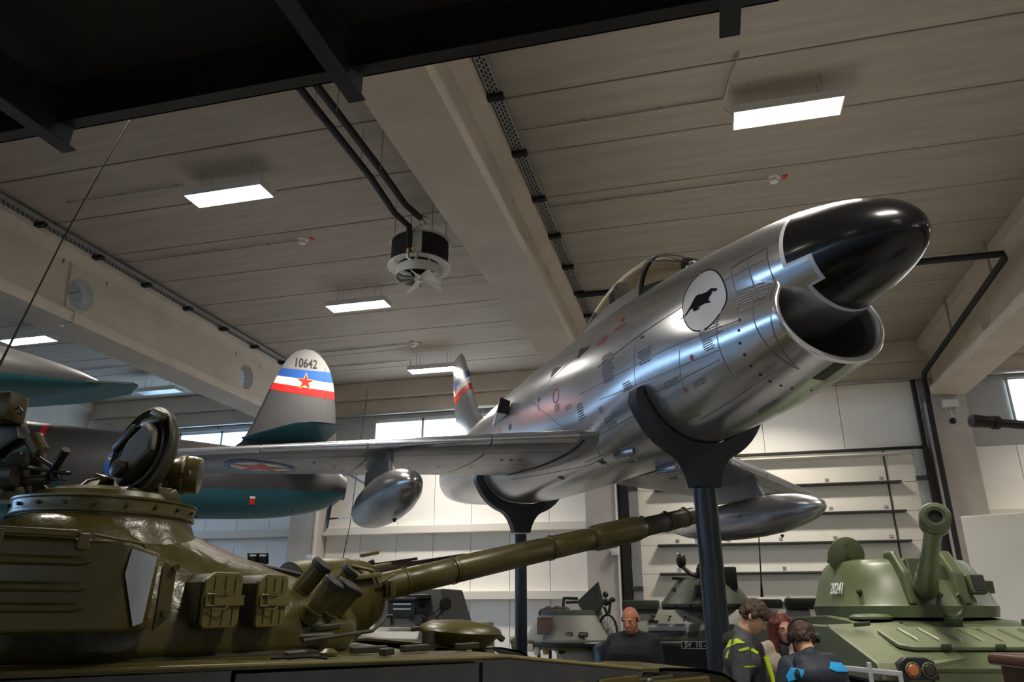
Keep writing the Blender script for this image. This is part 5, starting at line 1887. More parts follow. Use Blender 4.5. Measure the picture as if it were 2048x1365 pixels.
# travel lock
tl = sb(MB().bar(Sw(1.42, .02, 1.44), Sw(1.50, .02, 1.62), .20, .10), 'travel_lock', 'sage_dark', bevel=.02)
arc = [Sw(1.50, .02, 1.76) + (L2 * sin(radians(a)) + UZ * -cos(radians(a))) * .15 for a in range(-140, 141, 20)]
sb(MB().tube(arc, .028, 8), 'lock_jaw', 'sage_dark', tl)
sb(MB().bar(Sw(1.40, -.15, 1.47), Sw(1.40, .40, 1.48), .06, .06), 'lock_base', 'sage_dark', tl, bevel=.01)
# driver hatch and fittings
sb(MB().lathe([(.26, 0), (.26, .03), (.2, .06), (.0, .07)], Sw(.95, -.75, 1.58), UZ, 28), 'driver_hatch', 'sage')
for l, f in ((-1.2, 1.5), (-.6, 1.05), (-.1, 1.0), (1.0, 1.2)):
    sb(MB().bar(Sw(f, l, 1.52), Sw(f + .1, l + .16, 1.54), .05, .05), 'deck_fitting', 'sage_dark', bevel=.01)
sb(MB().bar(Sw(1.25, 1.0, 1.56), Sw(1.2, 1.9, 1.55), .10, .05), 'tow_bar', 'sage_dark', bevel=.01)
# turret
rings = []
for z, fr, re, sx in ((1.60, 1.12, -1.25, 1.08), (1.74, 1.14, -1.25, 1.10), (1.76, 1.10, -1.24, 1.08), (2.05, .98, -1.18, 1.0), (2.26, .84, -1.10, .90), (2.33, .76, -1.0, .84), (2.36, .6, -.9, .7)):
    ring = []
    for k in range(56):
        t = 2 * pi * k / 56
        ct, st = cos(t), sin(t)
        a = fr if ct > 0 else -re
        q = 1 / ((abs(ct) / a) ** 2.5 + (abs(st) / sx) ** 2.5) ** .4
        ring.append(Sw(q * ct, q * st + .12, z))
    rings.append(ring)
tu2 = sb(MB().loft(rings), 'turret', 'sage', smooth=40)
# gun recess, cradle and barrel
gb, gm = Sw(.75, .10, 1.90), dep(1870, 1036, 6.85)
ga = (gm - gb).normalized()
gl = (gm - gb).length
sb(MB().prism([(-.26, -.18), (.26, -.18), (.27, .30), (.15, .42), (-.22, .42)], Sw(.94, .08, 1.90), L2, (V2 * -.35 + UZ), .16), 'gun_recess', 'sage_dark', tu2, smooth=0, bevel=.02)
for l, w in ((-.24, .10), (.42, .16)):
    sb(MB().prism([(.55, -.22), (1.12, -.22), (1.05, .18), (.80, .46), (.55, .46)], Sw(0, l, 1.98), V2, UZ, w, N=L2), 'recess_cheek', 'sage', tu2, smooth=0, bevel=.03)
bar2 = sb(MB().lathe([(.15, -.3), (.16, .25), (.14, .3), (.135, .95), (.115, 1.0), (.112, 1.5), (.098, 1.54), (.098, 2.15), (.085, 2.2), (.082, gl - .42), (.09, gl - .40), (.088, gl - .34), (.118, gl - .30), (.132, gl - .22), (.132, gl - .12), (.10, gl - .10), (.10, gl - .07), (.132, gl - .05), (.135, gl + .03), (.12, gl + .055), (.085, gl + .06), (.083, gl + .05), (.06, gl + .05), (.06, gl - .3)], gb, ga, 36, True, True), 'howitzer_barrel', 'sage', tu2, smooth=40)
sb(MB().lathe([(.0, gl + .0), (.06, gl + .0)], gb, ga, 24, False, False), 'bore', 'paint_black', bar2)
# sight window
sb(MB().box(Sw(1.06, .62, 2.0), (.20, .12, .24), Matrix.Rotation(h2, 3, 'Z') @ Matrix.Rotation(-.25, 3, 'X')), 'sight_housing', 'sage', tu2, bevel=.02)
sb(MB().box(Sw(1.125, .62, 2.02), (.15, .02, .19), Matrix.Rotation(h2, 3, 'Z') @ Matrix.Rotation(-.25, 3, 'X')), 'sight_window', 'paint_black', tu2, smooth=0)
sb(MB().box(Sw(.62, 1.0, 1.98), (.2, .10, .16), Matrix.Rotation(h2 + .6, 3, 'Z')), 'side_bracket', 'sage_dark', tu2, bevel=.01)
# round hatch standing open
hc = dep(1692, 1113, 10.6)
hh = sb(MB().lathe([(.0, -.03), (.22, -.03), (.265, -.01), (.27, .01), (.24, .03), (.0, .06)], hc, (-C_F + C_U * .1 + C_R * .05), 36), 'round_hatch', 'sage', tu2, smooth=50)
sb(MB().box(dep(1697, 1143, 10.5), (.16, .12, .07)), 'hatch_hinge', 'sage_dark', hh, bevel=.01)
sb(MB().cyl(dep(1692, 1092, 10.5), dep(1692, 1092, 10.45), .02, n=8), 'hatch_bolt', 'sage_dark', hh)
for k in (-1, 1):
    sb(MB().bar(Sw(-.1, .9 * k + .12, 2.36), Sw(-.35, .72 * k + .12, 2.38), .05, .06), 'roof_hinge', 'sage_dark', tu2, bevel=.01)
# number on the turret side


def on_turret(px, py):
    """first hit of the photo ray on the turret cone, approximated by depth"""
    d = ray(px, py)
    t = 8.0
    while t < 13:
        p = EYE + d * t - C2
        f, l, z = p.dot(V2), p.dot(L2), p.z
        if 1.6 < z < 2.36:
            fr, re, sx = (herm([1.6, 1.74, 2.05, 2.26, 2.36], v, z) for v in ([1.12, 1.14, .98, .84, .6], [1.25, 1.25, 1.18, 1.1, .9], [1.08, 1.10, 1.0, .9, .7]))
            a = fr if f > 0 else re
            if (abs(f) / a) ** 2.5 + (abs(l) / sx) ** 2.5 < 1:
                return EYE + d * t
        t += .005
    return EYE + d * 10


pA, pB, pC = on_turret(1662, 1180), on_turret(1691, 1179), on_turret(1676, 1168)
uT = (pB - pA)
tw = uT.length
uT.normalize()
vT = (pC - (pA + pB) / 2)
vT = (vT - uT * vT.dot(uT)).normalized()
nT = uT.cross(vT)
text_mesh('20241', .21, (pA + pB) / 2 + nT * .02, uT, vT, 'white_ink', tu2, 'turret_number', sx=tw / .60, thick=.004)
sb(MB().lathe([(.035, 0), (.04, .03), (.02, .05)], on_turret(1717, 1183), -C_F, 10), 'lifting_hook', 'sage_dark', tu2)

# ================================================================== INFANTRY FIGHTING VEHICLE with SV plate (behind the front stand)
mat('drab', (0.050, 0.058, 0.040), 0.42, var=0.15, vscale=2)
mat('drab_grey', (0.19, 0.19, 0.165), 0.5, var=0.1, vscale=2)
mat('drab_dark', (0.017, 0.019, 0.013), 0.5, var=0.2)
YV = 15.0
iv = thing('fighting_vehicle', 'dark green fighting vehicle with small conical turret and number plate', 'armoured vehicle', (0.0, 16.2, 0))


def vb(mb, name, mt, parent=None, **k):
    return mb.build(name, mt, parent or iv, world=True, **k)


x0, x1 = onY(1238, 1280, YV).x, onY(1640, 1280, YV).x
vb(MB().prism([(0, .45), (0, 1.12), (2.6, 1.12), (2.6, .45)], ((x0 + x1) / 2, YV, 0), (0, 1, 0), UZ, x1 - x0, N=(1, 0, 0)), 'lower_hull', 'drab_dark', smooth=0, bevel=.02)
vb(MB().prism([(.0, 1.12), (.06, 1.16), (.25, 1.38), (.55, 1.70), (2.3, 1.70), (2.6, 1.12)], ((x0 + x1) / 2, YV, 0), (0, 1, 0), UZ, x1 - x0 - .1, N=(1, 0, 0)), 'upper_hull', 'drab_grey', smooth=0, bevel=.012)
vb(MB().add([(x0 + .2, YV + .03, 1.17), (x1 - .1, YV + .03, 1.17), (x1 - .3, YV + .10, 1.27), ((x0 + x1) / 2, YV + .17, 1.36), (x0 + .6, YV + .06, 1.22)], [(0, 1, 2, 3, 4)]), 'green_panel', 'drab', smooth=0)
vb(MB().span((x0, YV - .02, 1.06), (x1, YV + .03, 1.115)), 'hull_moulding', 'drab', smooth=0, bevel=.01)
pa, pb = onY(1298, 1258, YV + .2), onY(1350, 1248, YV + .2)
vb(MB().span((pa.x, YV + .10, 1.32), (pb.x + .2, YV + .2, 1.40)), 'step_bar', 'trim_grey', smooth=0, bevel=.01)
for k in range(4):
    q = onY(1340 + 30 * k, 1232, YV + .4)
    vb(MB().ball((q.x, YV + .38, 1.57), .025, 8, 6), 'rivet_cap', 'drab_dark')
for px, py in ((1306, 1233), (1302, 1243), (1312, 1243)):
    q = onY(px, py, YV + .35)
    vb(MB().box((q.x, YV + .34, q.z), (.09, .08, .03)), 'cleat', 'drab_dark', smooth=0)
# plate
q0, q1 = onY(1362, 1283, YV - .02), onY(1432, 1299, YV - .02)
pl = vb(MB().span((q0.x, YV - .025, q1.z), (q1.x + .35, YV - .003, q0.z)), 'number_plate', 'white_ink', smooth=0)
vb(MB().span((q0.x + .012, YV - .03, q1.z + .012), (q1.x + .338, YV - .02, q0.z - .012)), 'plate_field', 'drab_dark', pl, smooth=0)
text_mesh('SV  10 - 1', .125, ((q0.x + .06), YV - .034, (q0.z + q1.z) / 2), (1, 0, 0), UZ, 'white_ink', pl, 'plate_text', sx=.95, align='LEFT')
# tracks
for yy in (YV + .2, YV + 2.4):
    vb(MB().span((x0 + .15, yy - .18, .0), (x1 - .15, yy + .18, .6)), 'track', 'rubber', smooth=0, bevel=.1, seg=3)
# turret
tc = Vector((onY(1412, 1200, YV + 1.2).x, YV + 1.25, 0))
rings = []
for z, r_ in ((1.70, .80), (1.78, .90), (1.80, .90), (2.22, .58), (2.27, .54)):
    rings.append([tc + Vector((cos(2 * pi * k / 40) * r_, sin(2 * pi * k / 40) * r_ * 1.0, z)) for k in range(40)])
vt = vb(MB().loft(rings), 'turret', 'drab', smooth=30)
vb(MB().box(tc + Vector((.45, -.30, 2.28)), (.36, .3, .42)), 'sight_box', 'drab_dark', vt, bevel=.03)
vb(MB().box(tc + Vector((-.02, -.72, 2.0)), (.34, .16, .30)), 'gun_port', 'paint_black', vt, bevel=.02)
vb(MB().tube([tc + Vector((-.02, -.7, 2.02)), tc + Vector((.15, -1.6, 2.06))], .045, 10), 'cannon', 'gunmetal', vt)
vb(MB().bar(tc + Vector((-.62, -.30, 2.29)), tc + Vector((-.08, -.36, 2.24)), .1, .05), 'launcher_rail', 'gunmetal', vt, bevel=.01)
mr = vb(MB().ball(tc + Vector((-.42, -.35, 2.62)), (.10, .08, .15), 12, 8), 'missile_sight', 'gunmetal', vt)
vb(MB().ball(tc + Vector((-.48, -.35, 2.75)), .025, 8, 6), 'sight_lamp', 'flag_yellow', vt)
vb(MB().tube([tc + Vector((-.40, -.35, 2.5)), tc + Vector((-.25, -.36, 2.36)), tc + Vector((-.1, -.4, 2.3))], .04, 8), 'sight_stalk', 'gunmetal', vt)
vb(MB().tube([tc + Vector((-.08, -.4, 2.3)), tc + Vector((-.1, -.4, 2.5)), tc + Vector((.0, -.4, 2.62)), tc + Vector((.1, -.4, 2.6)), tc + Vector((.12, -.4, 2.5))], .025, 8), 'launcher_loop', 'gunmetal', vt)
vb(MB().box(tc + Vector((-.02, -.42, 2.38)), (.24, .2, .22)), 'launcher_block', 'gunmetal', vt, bevel=.04)
for k in range(4):
    vb(MB().tube([tc + Vector((-.05 + .05 * k, -.52, 2.3)), tc + Vector((-.12 + .06 * k, -.75, 2.12)), tc + Vector((-.02 + .05 * k, -.86, 1.95))], .02, 6), 'cable_loom', 'paint_black', vt)
vb(MB().add([tc + Vector((-.66, -.56, 2.05)), tc + Vector((-.55, -.60, 2.12)), tc + Vector((-.56, -.62, 2.0))], [(0, 1, 2)]), 'turret_notch', 'paint_black', vt, smooth=0)
vb(MB().box(tc + Vector((1.15, -.5, 1.80)), (.5, .3, .16)), 'deck_box', 'drab', bevel=.03)
vb(MB().box(tc + Vector((-1.25, -.6, 1.78)), (.7, .5, .18)), 'deck_stowage', 'drab', bevel=.03)
for k in range(5):
    vb(MB().box(tc + Vector((-.7 + .28 * k, -1.0, 1.73)), (.22, .2, .08)), 'deck_louvre', 'drab_dark', bevel=.02)
vb(MB().box(tc + Vector((1.75, -.6, 1.80)), (.6, .4, .2)), 'rear_fitting', 'drab_dark', bevel=.04)
wa0 = onY(1524, 1195, YV + .8)
wa1 = onY(1514, 1000, YV + .8)
vb(MB().tube([wa0, wa0 + (wa1 - wa0) * .15, wa1], [.03, .014, .008], 8), 'whip_antenna', 'gunmetal')

# ================================================================== CUT-AWAY TURRET behind the rear stand
mat('brown_canvas', (0.065, 0.035, 0.025), 0.7, var=0.3, vscale=8, bump=0.2)
mat('cream_inside', (0.45, 0.42, 0.36), 0.6, var=0.1)
YC = 14.7
ct_ = thing('cutaway_turret', 'small cutaway turret with open hatch shield behind the rear stand', 'turret', (onY(1140, 1280, YC).x, YC + .6, 0))


def cb(mb, name, mt, parent=None, **k):
    return mb.build(name, mt, parent or ct_, world=True, **k)


cc = Vector((onY(1140, 1280, YC + .6).x, YC + .7, 0))
rings = []
for z, r_ in ((1.06, .82), (1.10, .90), (1.16, .90), (1.55, .66), (1.66, .60), (1.68, .56)):
    rings.append([cc + Vector((cos(2 * pi * k / 40) * r_, sin(2 * pi * k / 40) * r_, z)) for k in range(40)])
ctt = cb(MB().loft(rings), 'turret_shell', 'drab_grey', smooth=30)
cb(MB().lathe([(.62, 0), (.64, .02), (.62, .10), (.5, .11)], cc + UZ * 1.58, UZ, 40), 'turret_rim', 'drab', ctt)
cb(MB().lathe([(.905, 0), (.92, .02), (.92, .06), (.9, .08)], cc + UZ * 1.04, UZ, 40), 'turret_base_ring', 'paint_black', ctt)
for px in (1137, 1167):
    q = onY(px, 1270, cc.y - .80)
    cb(MB().box((q.x, cc.y - .80, q.z), (.17, .06, .07), Matrix.Rotation(-.5, 3, 'X')), 'periscope_window', 'paint_black', ctt, bevel=.01)
    cb(MB().box((q.x, cc.y - .83, q.z), (.12, .02, .04), Matrix.Rotation(-.5, 3, 'X')), 'periscope_glass', 'sage', ctt, smooth=0)
# hatch shield: teardrop plate
q = [onY(px, py, cc.y - .2) for px, py in ((1197, 1163), (1155, 1203), (1158, 1212), (1165, 1222), (1180, 1226), (1200, 1224), (1207, 1212), (1205, 1195))]
o_ = q[0]
cb(MB().prism([((p - o_).x, (p - o_).z) for p in q], o_, (1, 0, 0), UZ, .06), 'hatch_shield', 'drab', ctt, smooth=20, bevel=.02)
for (a, b) in (((1128, 1195), (1125, 1228)), ((1130, 1197), (1156, 1198)), ((1132, 1206), (1156, 1205)), ((1208, 1200), (1222, 1208)), ((1208, 1214), (1216, 1232)), ((1222, 1196), (1218, 1228)), ((1170, 1224), (1168, 1238)), ((1193, 1222), (1195, 1236))):
    cb(MB().bar(onY(*a, cc.y - .25), onY(*b, cc.y - .25), .05, .05), 'hatch_bracket', 'olive_dark', ctt, bevel=.008)
for a, r_ in (((1212, 1205), .07), ((1211, 1190), .06), ((1226, 1200), .05)):
    cb(MB().ball(onY(*a, cc.y - .2), r_, 10, 8), 'sight_knob', 'olive_dark', ctt)
# canvas heap and brown flap
rc = random.Random(3)
m = MB()
for k in range(7):
    p = onY(1088 + 7 * k, 1228 - rc.uniform(0, 8), cc.y - .3)
    m.ball(p, (.12, .10, .06 + .05 * rc.random()), 8, 6, Matrix.Rotation(rc.uniform(-.6, .6), 3, 'Y'))
cb(m, 'canvas_roll', 'brown_canvas', ctt, smooth=20)
fl = [onY(px, py, cc.y - .78) for px, py in ((1075, 1236), (1106, 1236), (1107, 1256), (1100, 1268), (1077, 1269))]
cb(MB().prism([((p - fl[0]).x, (p - fl[0]).z) for p in fl], fl[0], (1, 0, 0), (0, .45, 1), .03), 'brown_flap', 'brown_canvas', ctt, smooth=0, bevel=.006)
# interior frame under the ring
fr_ = cb(MB().lathe([(.80, 0), (.80, .05)], cc + UZ * .98, UZ, 36), 'basket_ring', 'olive_light', ctt)
cb(MB().span((cc.x - .2, cc.y - .5, .0), (cc.x + .75, cc.y + .5, .98)), 'inner_drum', 'cream_inside', ctt, bevel=.05)
for k, (px, py, w, h_, mt) in enumerate(((1033, 1282, .12, .14, 'olive_light'), (1062, 1296, .12, .14, 'cream_inside'), (1075, 1300, .10, .2, 'cream_inside'), (1090, 1298, .10, .22, 'brass'), (1105, 1290, .16, .1, 'olive_dark'), (1068, 1285, .2, .06, 'olive_light'), (1030, 1300, .1, .2, 'olive_dark'), (1192, 1292, .12, .12, 'galvanised'), (1205, 1312, .35, .2, 'drab_dark'), (1122, 1296, .1, .22, 'brown_canvas'))):
    p = onY(px, py, cc.y - .62)
    cb(MB().box(p, (w, .12, h_), Matrix.Rotation(.2 * (k % 3 - 1), 3, 'Y')), 'machinery', mt, ctt, bevel=.02)
cb(MB().cyl(onY(1022, 1283, cc.y - .5), onY(1034, 1281, cc.y - .5), .075, n=16), 'motor', 'olive_light', ctt)
cb(MB().bar(onY(1105, 1295, cc.y - .7), onY(1124, 1318, cc.y - .7), .03, .03), 'linkage', 'cream_inside', ctt, smooth=0)
for k in range(4):
    t = pi / 4 + k * pi / 2
    cb(MB().cyl(cc + Vector((cos(t) * .75, sin(t) * .75, 0)), cc + Vector((cos(t) * .75, sin(t) * .75, 1.0)), .035, n=8), 'frame_leg', 'olive_dark', ctt)
# wheel with spokes on its right
wc = onY(1216, 1262, cc.y - .3)
wh = cb(MB().tube([wc + Vector((.17 * cos(2 * pi * k / 24), 0, .28 * sin(2 * pi * k / 24))) for k in range(25)], .022, 8), 'hand_wheel', 'paint_black', ctt)
for k in range(6):
    t = pi * k / 6
    cb(MB().bar(wc - Vector((.16 * cos(t), 0, .26 * sin(t))), wc + Vector((.16 * cos(t), 0, .26 * sin(t))), .012, .012), 'wheel_spoke', 'galvanised', wh, smooth=0)
# blue-grey drum beside the turret
dr = thing('steel_drum', 'blue-grey steel drum beside the cutaway turret', 'drum', (onY(1213, 1300, 14.2).x, 14.3, 0))
pd = onY(1213, 1300, 14.2)
MB().lathe([(.0, 0), (.27, 0), (.28, .02), (.27, .3), (.285, .32), (.27, .34), (.27, .62), (.285, .64), (.27, .66), (.27, 1.02), (.24, 1.08), (.1, 1.16), (.0, 1.17)], (0, 0, 0), UZ, 32).build('drum_body', 'navy_steel', dr)

# ================================================================== GREY ARMOURED CAR behind the tank
YG = 9.7
gc = thing('armoured_car', 'grey armoured car with raised visor and twin headlights behind the tank gun', 'armoured vehicle', (onY(840, 1250, YG).x, YG + 1.4, 0))


def cg(mb, name, mt, parent=None, **k):
    return mb.build(name, mt, parent or gc, world=True, **k)


xa, xb = onY(690, 1265, YG).x, onY(903, 1265, YG).x
cg(MB().prism([(0, .5), (0, 1.33), (.15, 1.42), (.9, 1.52), (2.0, 1.52), (2.2, .6)], ((xa + xb) / 2, YG, 0), (0, 1, 0), UZ, xb - xa, N=(1, 0, 0)), 'hull', 'drab_grey', smooth=0, bevel=.02)
xc0, xc1 = onY(765, 1240, YG + .8).x, onY(893, 1240, YG + .8).x
cg(MB().add([(xc0, YG + .5, 1.47), (xc1 + .05, YG + .5, 1.47), (xc1 - .10, YG + .85, 1.98), (xc0 + .1, YG + .85, 1.98), (xc0, YG + 1.9, 1.47), (xc1 + .05, YG + 1.9, 1.47), (xc1 - .1, YG + 1.8, 1.98), (xc0 + .1, YG + 1.8, 1.98)], [(0, 1, 2, 3), (5, 4, 7, 6), (3, 2, 6, 7), (1, 5, 6, 2), (4, 0, 3, 7)]), 'cab', 'grey_paint', smooth=0, bevel=.015)
v0, v1 = onY(777, 1203, YG + .45), onY(832, 1238, YG + .45)
vz = cg(MB().span((v0.x, YG + .42, v1.z), (v1.x, YG + .47, v0.z)), 'visor_frame', 'paint_black', smooth=0, bevel=.012)
for py in (1209, 1219):
    q = onY(804, py, YG + .4)
    cg(MB().box((q.x, YG + .41, q.z), (.26, .02, .02)), 'visor_slit', 'flag_white', vz, smooth=0)
cg(MB().bar((v0.x - .02, YG + .40, v0.z + .02), (v1.x + .02, YG + .40, v0.z + .02), .10, .04), 'visor_lid', 'drab_dark', vz, bevel=.01)
q = onY(846, 1208, YG + .7)
cg(MB().box((q.x, YG + .64, q.z), (.09, .05, .06)), 'vision_slot', 'paint_black', smooth=0)
for px in (838, 866):
    q = onY(px, 1241, YG + .1)
    h_ = cg(MB().lathe([(.03, .10), (.07, .04), (.075, -.03), (.06, -.04)], (q.x, YG + .12, q.z), (0, 1, 0), 20), 'headlight', 'rubber')
    cg(MB().lathe([(.0, 0), (.06, 0)], (q.x, YG + .078, q.z), (0, 1, 0), 20, False, False), 'headlight_glass', 'duct_dark', h_)
    cg(MB().cyl((q.x, YG + .14, 1.40), (q.x, YG + .14, q.z - .05), .02, n=8), 'headlight_stem', 'galvanised', h_)
q = onY(891, 1209, YG + .7)
cg(MB().lathe([(.0, -.03), (.085, -.03), (.085, .03), (.0, .04)], (q.x, YG + .7, q.z), (.3, -1, .1), 20), 'mirror', 'olive_dark')
cg(MB().tube([(q.x, YG + .7, q.z), onY(870, 1225, YG + .6), onY(846, 1238, YG + .5)], .008, 6), 'mirror_arm', 'gunmetal')
cg(MB().bar(onY(880, 1222, YG + .9), onY(901, 1246, YG + .9), .08, .08), 'jack', 'gunmetal', bevel=.02)
q = onY(885, 1255, YG - .02)
cg(MB().box((q.x, YG - .012, q.z), (.12, .02, .12)), 'white_plate', 'flag_white', smooth=0)
cg(MB().box(onY(845, 1196, YG + .9) + Vector((0, 0, .01)), (.35, .5, .06)), 'roof_hatch', 'grey_paint', bevel=.02)
for sx_ in (xa + .25, xb - .2):
    for yy in (YG + .55, YG + 1.65):
        cg(MB().lathe([(.2, -.12), (.42, -.11), (.45, 0), (.42, .11), (.2, .12)], (sx_, yy, .45), (1, 0, 0), 28), 'wheel', 'rubber')
ant = onY(684, 1130, YG + 2.0)
cg(MB().tube([onY(683, 1200, YG + 1.5), onY(683, 1130, YG + 1.5), onY(700, 1050, YG + 1.5), onY(735, 780, YG + 1.5)], [.012, .008, .006, .004], 6), 'whip_antenna', 'gunmetal')
# ---- field gun whose dark barrel shows above the tank gun
fg = thing('field_gun', 'dark brown gun barrel showing just above the olive tank gun', 'gun', (onY(640, 1200, 9.0).x, 9.2, 0))
mat('gun_brown', (0.030, 0.016, 0.013), 0.45, var=0.2)
b0, b1 = dep(640, 1165, 7.9), dep(930, 1118, 9.4)
ax = (b1 - b0).normalized()
fb = MB().lathe([(.10, -.5), (.10, .4), (.085, .45), (.08, 1.2), (.07, 1.25), (.065, (b1 - b0).length)], b0, ax, 24).build('gun_barrel', 'gun_brown', fg, world=True)
MB().bar(b0 + ax * .2 + UZ * .10, b0 + ax * 1.3 + UZ * .09, .06, .03).build('barrel_rail', 'gun_brown', fb, smooth=0, world=True)
MB().cyl(dep(748, 1142, 8.4), dep(742, 1122, 8.4), .035, n=12).build('sight_stub', 'navy_steel', fb, world=True)
MB().span((b0.x - .7, b0.y - .35, .3), (b0.x + .3, b0.y + .25, b0.z - .05)).build('carriage', 'gun_brown', fg, world=True, bevel=.04)
for d_ in (-.55, .45):
    MB().lathe([(.1, -.07), (.38, -.06), (.4, 0), (.38, .06), (.1, .07)], (b0.x - .2, b0.y + d_, .4), (0, 1, 0), 24).build('wheel', 'rubber', fg, world=True)

# ================================================================== RIGHT EDGE: partition, gun barrel, cabinet, barrier
pt = thing('display_partition', 'tall white display partition beside the right column', 'partition', (5.6, 15.6, 0))
pa_, pb_ = Vector((4.52, 15.45, 0)), Vector((6.3, 14.554, 0))
dv = (pb_ - pa_).normalized()
nv = Vector((-dv.y, dv.x, 0))
w0 = 3.30
MB().add([pa_, pb_, pb_ + nv * .5, pa_ + nv * .5, pa_ + UZ * w0, pb_ + UZ * w0, pb_ + nv * .5 + UZ * w0, pa_ + nv * .5 + UZ * w0], [(3, 2, 1, 0), (4, 5, 6, 7), (0, 1, 5, 4), (1, 2, 6, 5), (2, 3, 7, 6), (3, 0, 4, 7)]).build('panel_box', 'wall_white', pt, smooth=0, bevel=.006, world=True)
MB().add([pa_ - dv * .0 - nv * .012 + UZ * .02, pb_ - nv * .012 + UZ * .02, pb_ - nv * .012 + UZ * (w0 - .02), pa_ - nv * .012 + UZ * (w0 - .02), pa_ + UZ * .02, pb_ + UZ * .02, pb_ + UZ * (w0 - .02), pa_ + UZ * (w0 - .02)], [(0, 1, 2, 3), (7, 6, 5, 4), (0, 4, 5, 1), (1, 5, 6, 2), (2, 6, 7, 3), (3, 7, 4, 0)]).build('facing_sheet', 'flag_white', pt, smooth=0, world=True)

rg = thing('anti_aircraft_gun', 'steel gun barrel with conical muzzle reaching in from the right edge', 'gun', (7.6, 14.0, 0))
r0_, r1_ = dep(1942, 842, 12.0), dep(2300, 872, 12.0)
ra = (r1_ - r0_).normalized()
bl = MB().lathe([(.075, 0), (.10, .005), (.105, .05), (.105, .16), (.10, .165), (.10, .30), (.095, .34), (.11, .345), (.115, .40), (.11, .44), (.075, .46), (.072, .5), (.08, 3.2)], r0_, ra, 32).build('gun_barrel', 'gunmetal', rg, world=True)
MB().lathe([(.0, .02), (.075, .02)], r0_, ra, 24, False, False).build('bore', 'paint_black', bl, world=True)
pe = r0_ + ra * 3.2
MB().box(pe, (.8, .4, .4)).build('breech', 'drab_dark', rg, bevel=.04, world=True)
MB().lathe([(.5, 0), (.45, .1), (.2, .3), (.16, pe.z - .2)], (pe.x, pe.y, 0), UZ, 24).build('pedestal', 'drab_dark', rg, world=True)

mat('brown_leather', (0.055, 0.022, 0.014), 0.3, var=0.2, vscale=6)
bc = thing('brown_chest', 'dark brown lacquered chest at the bottom right corner', 'chest', (1.85, 4.75, 0))
bo_ = dep(1988, 1316, 4.0)
bo_.x += .20
bo_.y += .30
bu = Vector((cos(radians(12)), sin(radians(12)), 0))
bn = Vector((-bu.y, bu.x, 0))
MB().prism([(.05, 0), (1.0, 0), (1.0, bo_.z - .05), (.05, bo_.z - .05)], Vector((bo_.x, bo_.y, 0)), bu, UZ, .55, N=bn).build('chest_body', 'brown_leather', bc, smooth=0, bevel=.02, world=True)
MB().prism([(.0, bo_.z - .07), (1.05, bo_.z - .07), (1.05, bo_.z - .01), (.03, bo_.z), (.0, bo_.z - .02)], Vector((bo_.x, bo_.y, 0)), bu, UZ, .62, N=bn).build('chest_lid', 'brown_leather', bc, smooth=0, bevel=.02, seg=3, world=True)
MB().box(Vector((bo_.x, bo_.y - .30, bo_.z - .14)) + bu * .14 - bn * .0, (.04, .03, .12)).build('chest_clasp', 'gun_brown', bc, smooth=0, bevel=.006, world=True)
MB().prism([(.18, .1), (.95, .1), (.95, bo_.z - .16), (.18, bo_.z - .16)], Vector((bo_.x, bo_.y - .28, 0)), bu, UZ, .03, N=bn).build('chest_panel', 'gun_brown', bc, smooth=0, bevel=.008, world=True)

br = thing('barrier', 'grey metal barrier rail in front of the green howitzer', 'barrier', (1.6, 9.2, 0))
q0, q1 = dep(1640, 1332, 7.7), dep(1805, 1349, 7.5)
MB().bar(q0, q1, .03, .05).build('rail', 'trim_grey', br, smooth=0, bevel=.008, world=True)
for px, py in ((1648, 1334), (1738, 1330), (1800, 1349)):
    p = dep(px, py, 7.6)
    MB().bar((p.x, p.y, 0), (p.x, p.y, p.z + .02), .04, .05, up=(0, 1, 0)).build('post', 'trim_grey', br, smooth=0, bevel=.006, world=True)

# ================================================================== VISITORS
mat('skin_tone', (0.55, 0.30, 0.20), 0.5, var=0.06, vscale=8)
mat('skin_ruddy', (0.50, 0.20, 0.115), 0.45, var=0.08, vscale=8)
mat('eye_white', (0.6, 0.58, 0.55), 0.3)
mat('eye_dark', (0.02, 0.015, 0.01), 0.3)
mat('lip', (0.36, 0.12, 0.10), 0.5)
mat('hair_brown', (0.050, 0.026, 0.014), 0.5, var=0.5, vscale=30, bump=0.6, bscale=60)
mat('hair_red', (0.110, 0.016, 0.012), 0.42, var=0.5, vscale=25, bump=0.6, bscale=50)
mat('hair_short', (0.10, 0.06, 0.045), 0.7, var=0.4, vscale=60)
mat('cloth_black', (0.010, 0.011, 0.014), 0.8, var=0.4, vscale=10, bump=0.3, bscale=25)
mat('cloth_navy', (0.012, 0.020, 0.034), 0.65, var=0.4, vscale=8, bump=0.3, bscale=18)
mat('cloth_grey', (0.060, 0.062, 0.068), 0.75, var=0.25, vscale=12, bump=0.3, bscale=25)
mat('cloth_beige', (0.34, 0.29, 0.24), 0.85, var=0.2, vscale=20, bump=0.4, bscale=60)
mat('cloth_lime', (0.45, 0.62, 0.02), 0.6)
mat('cloth_blue', (0.01, 0.28, 0.62), 0.55)
mat('denim', (0.03, 0.045, 0.085), 0.8, var=0.3, vscale=14)


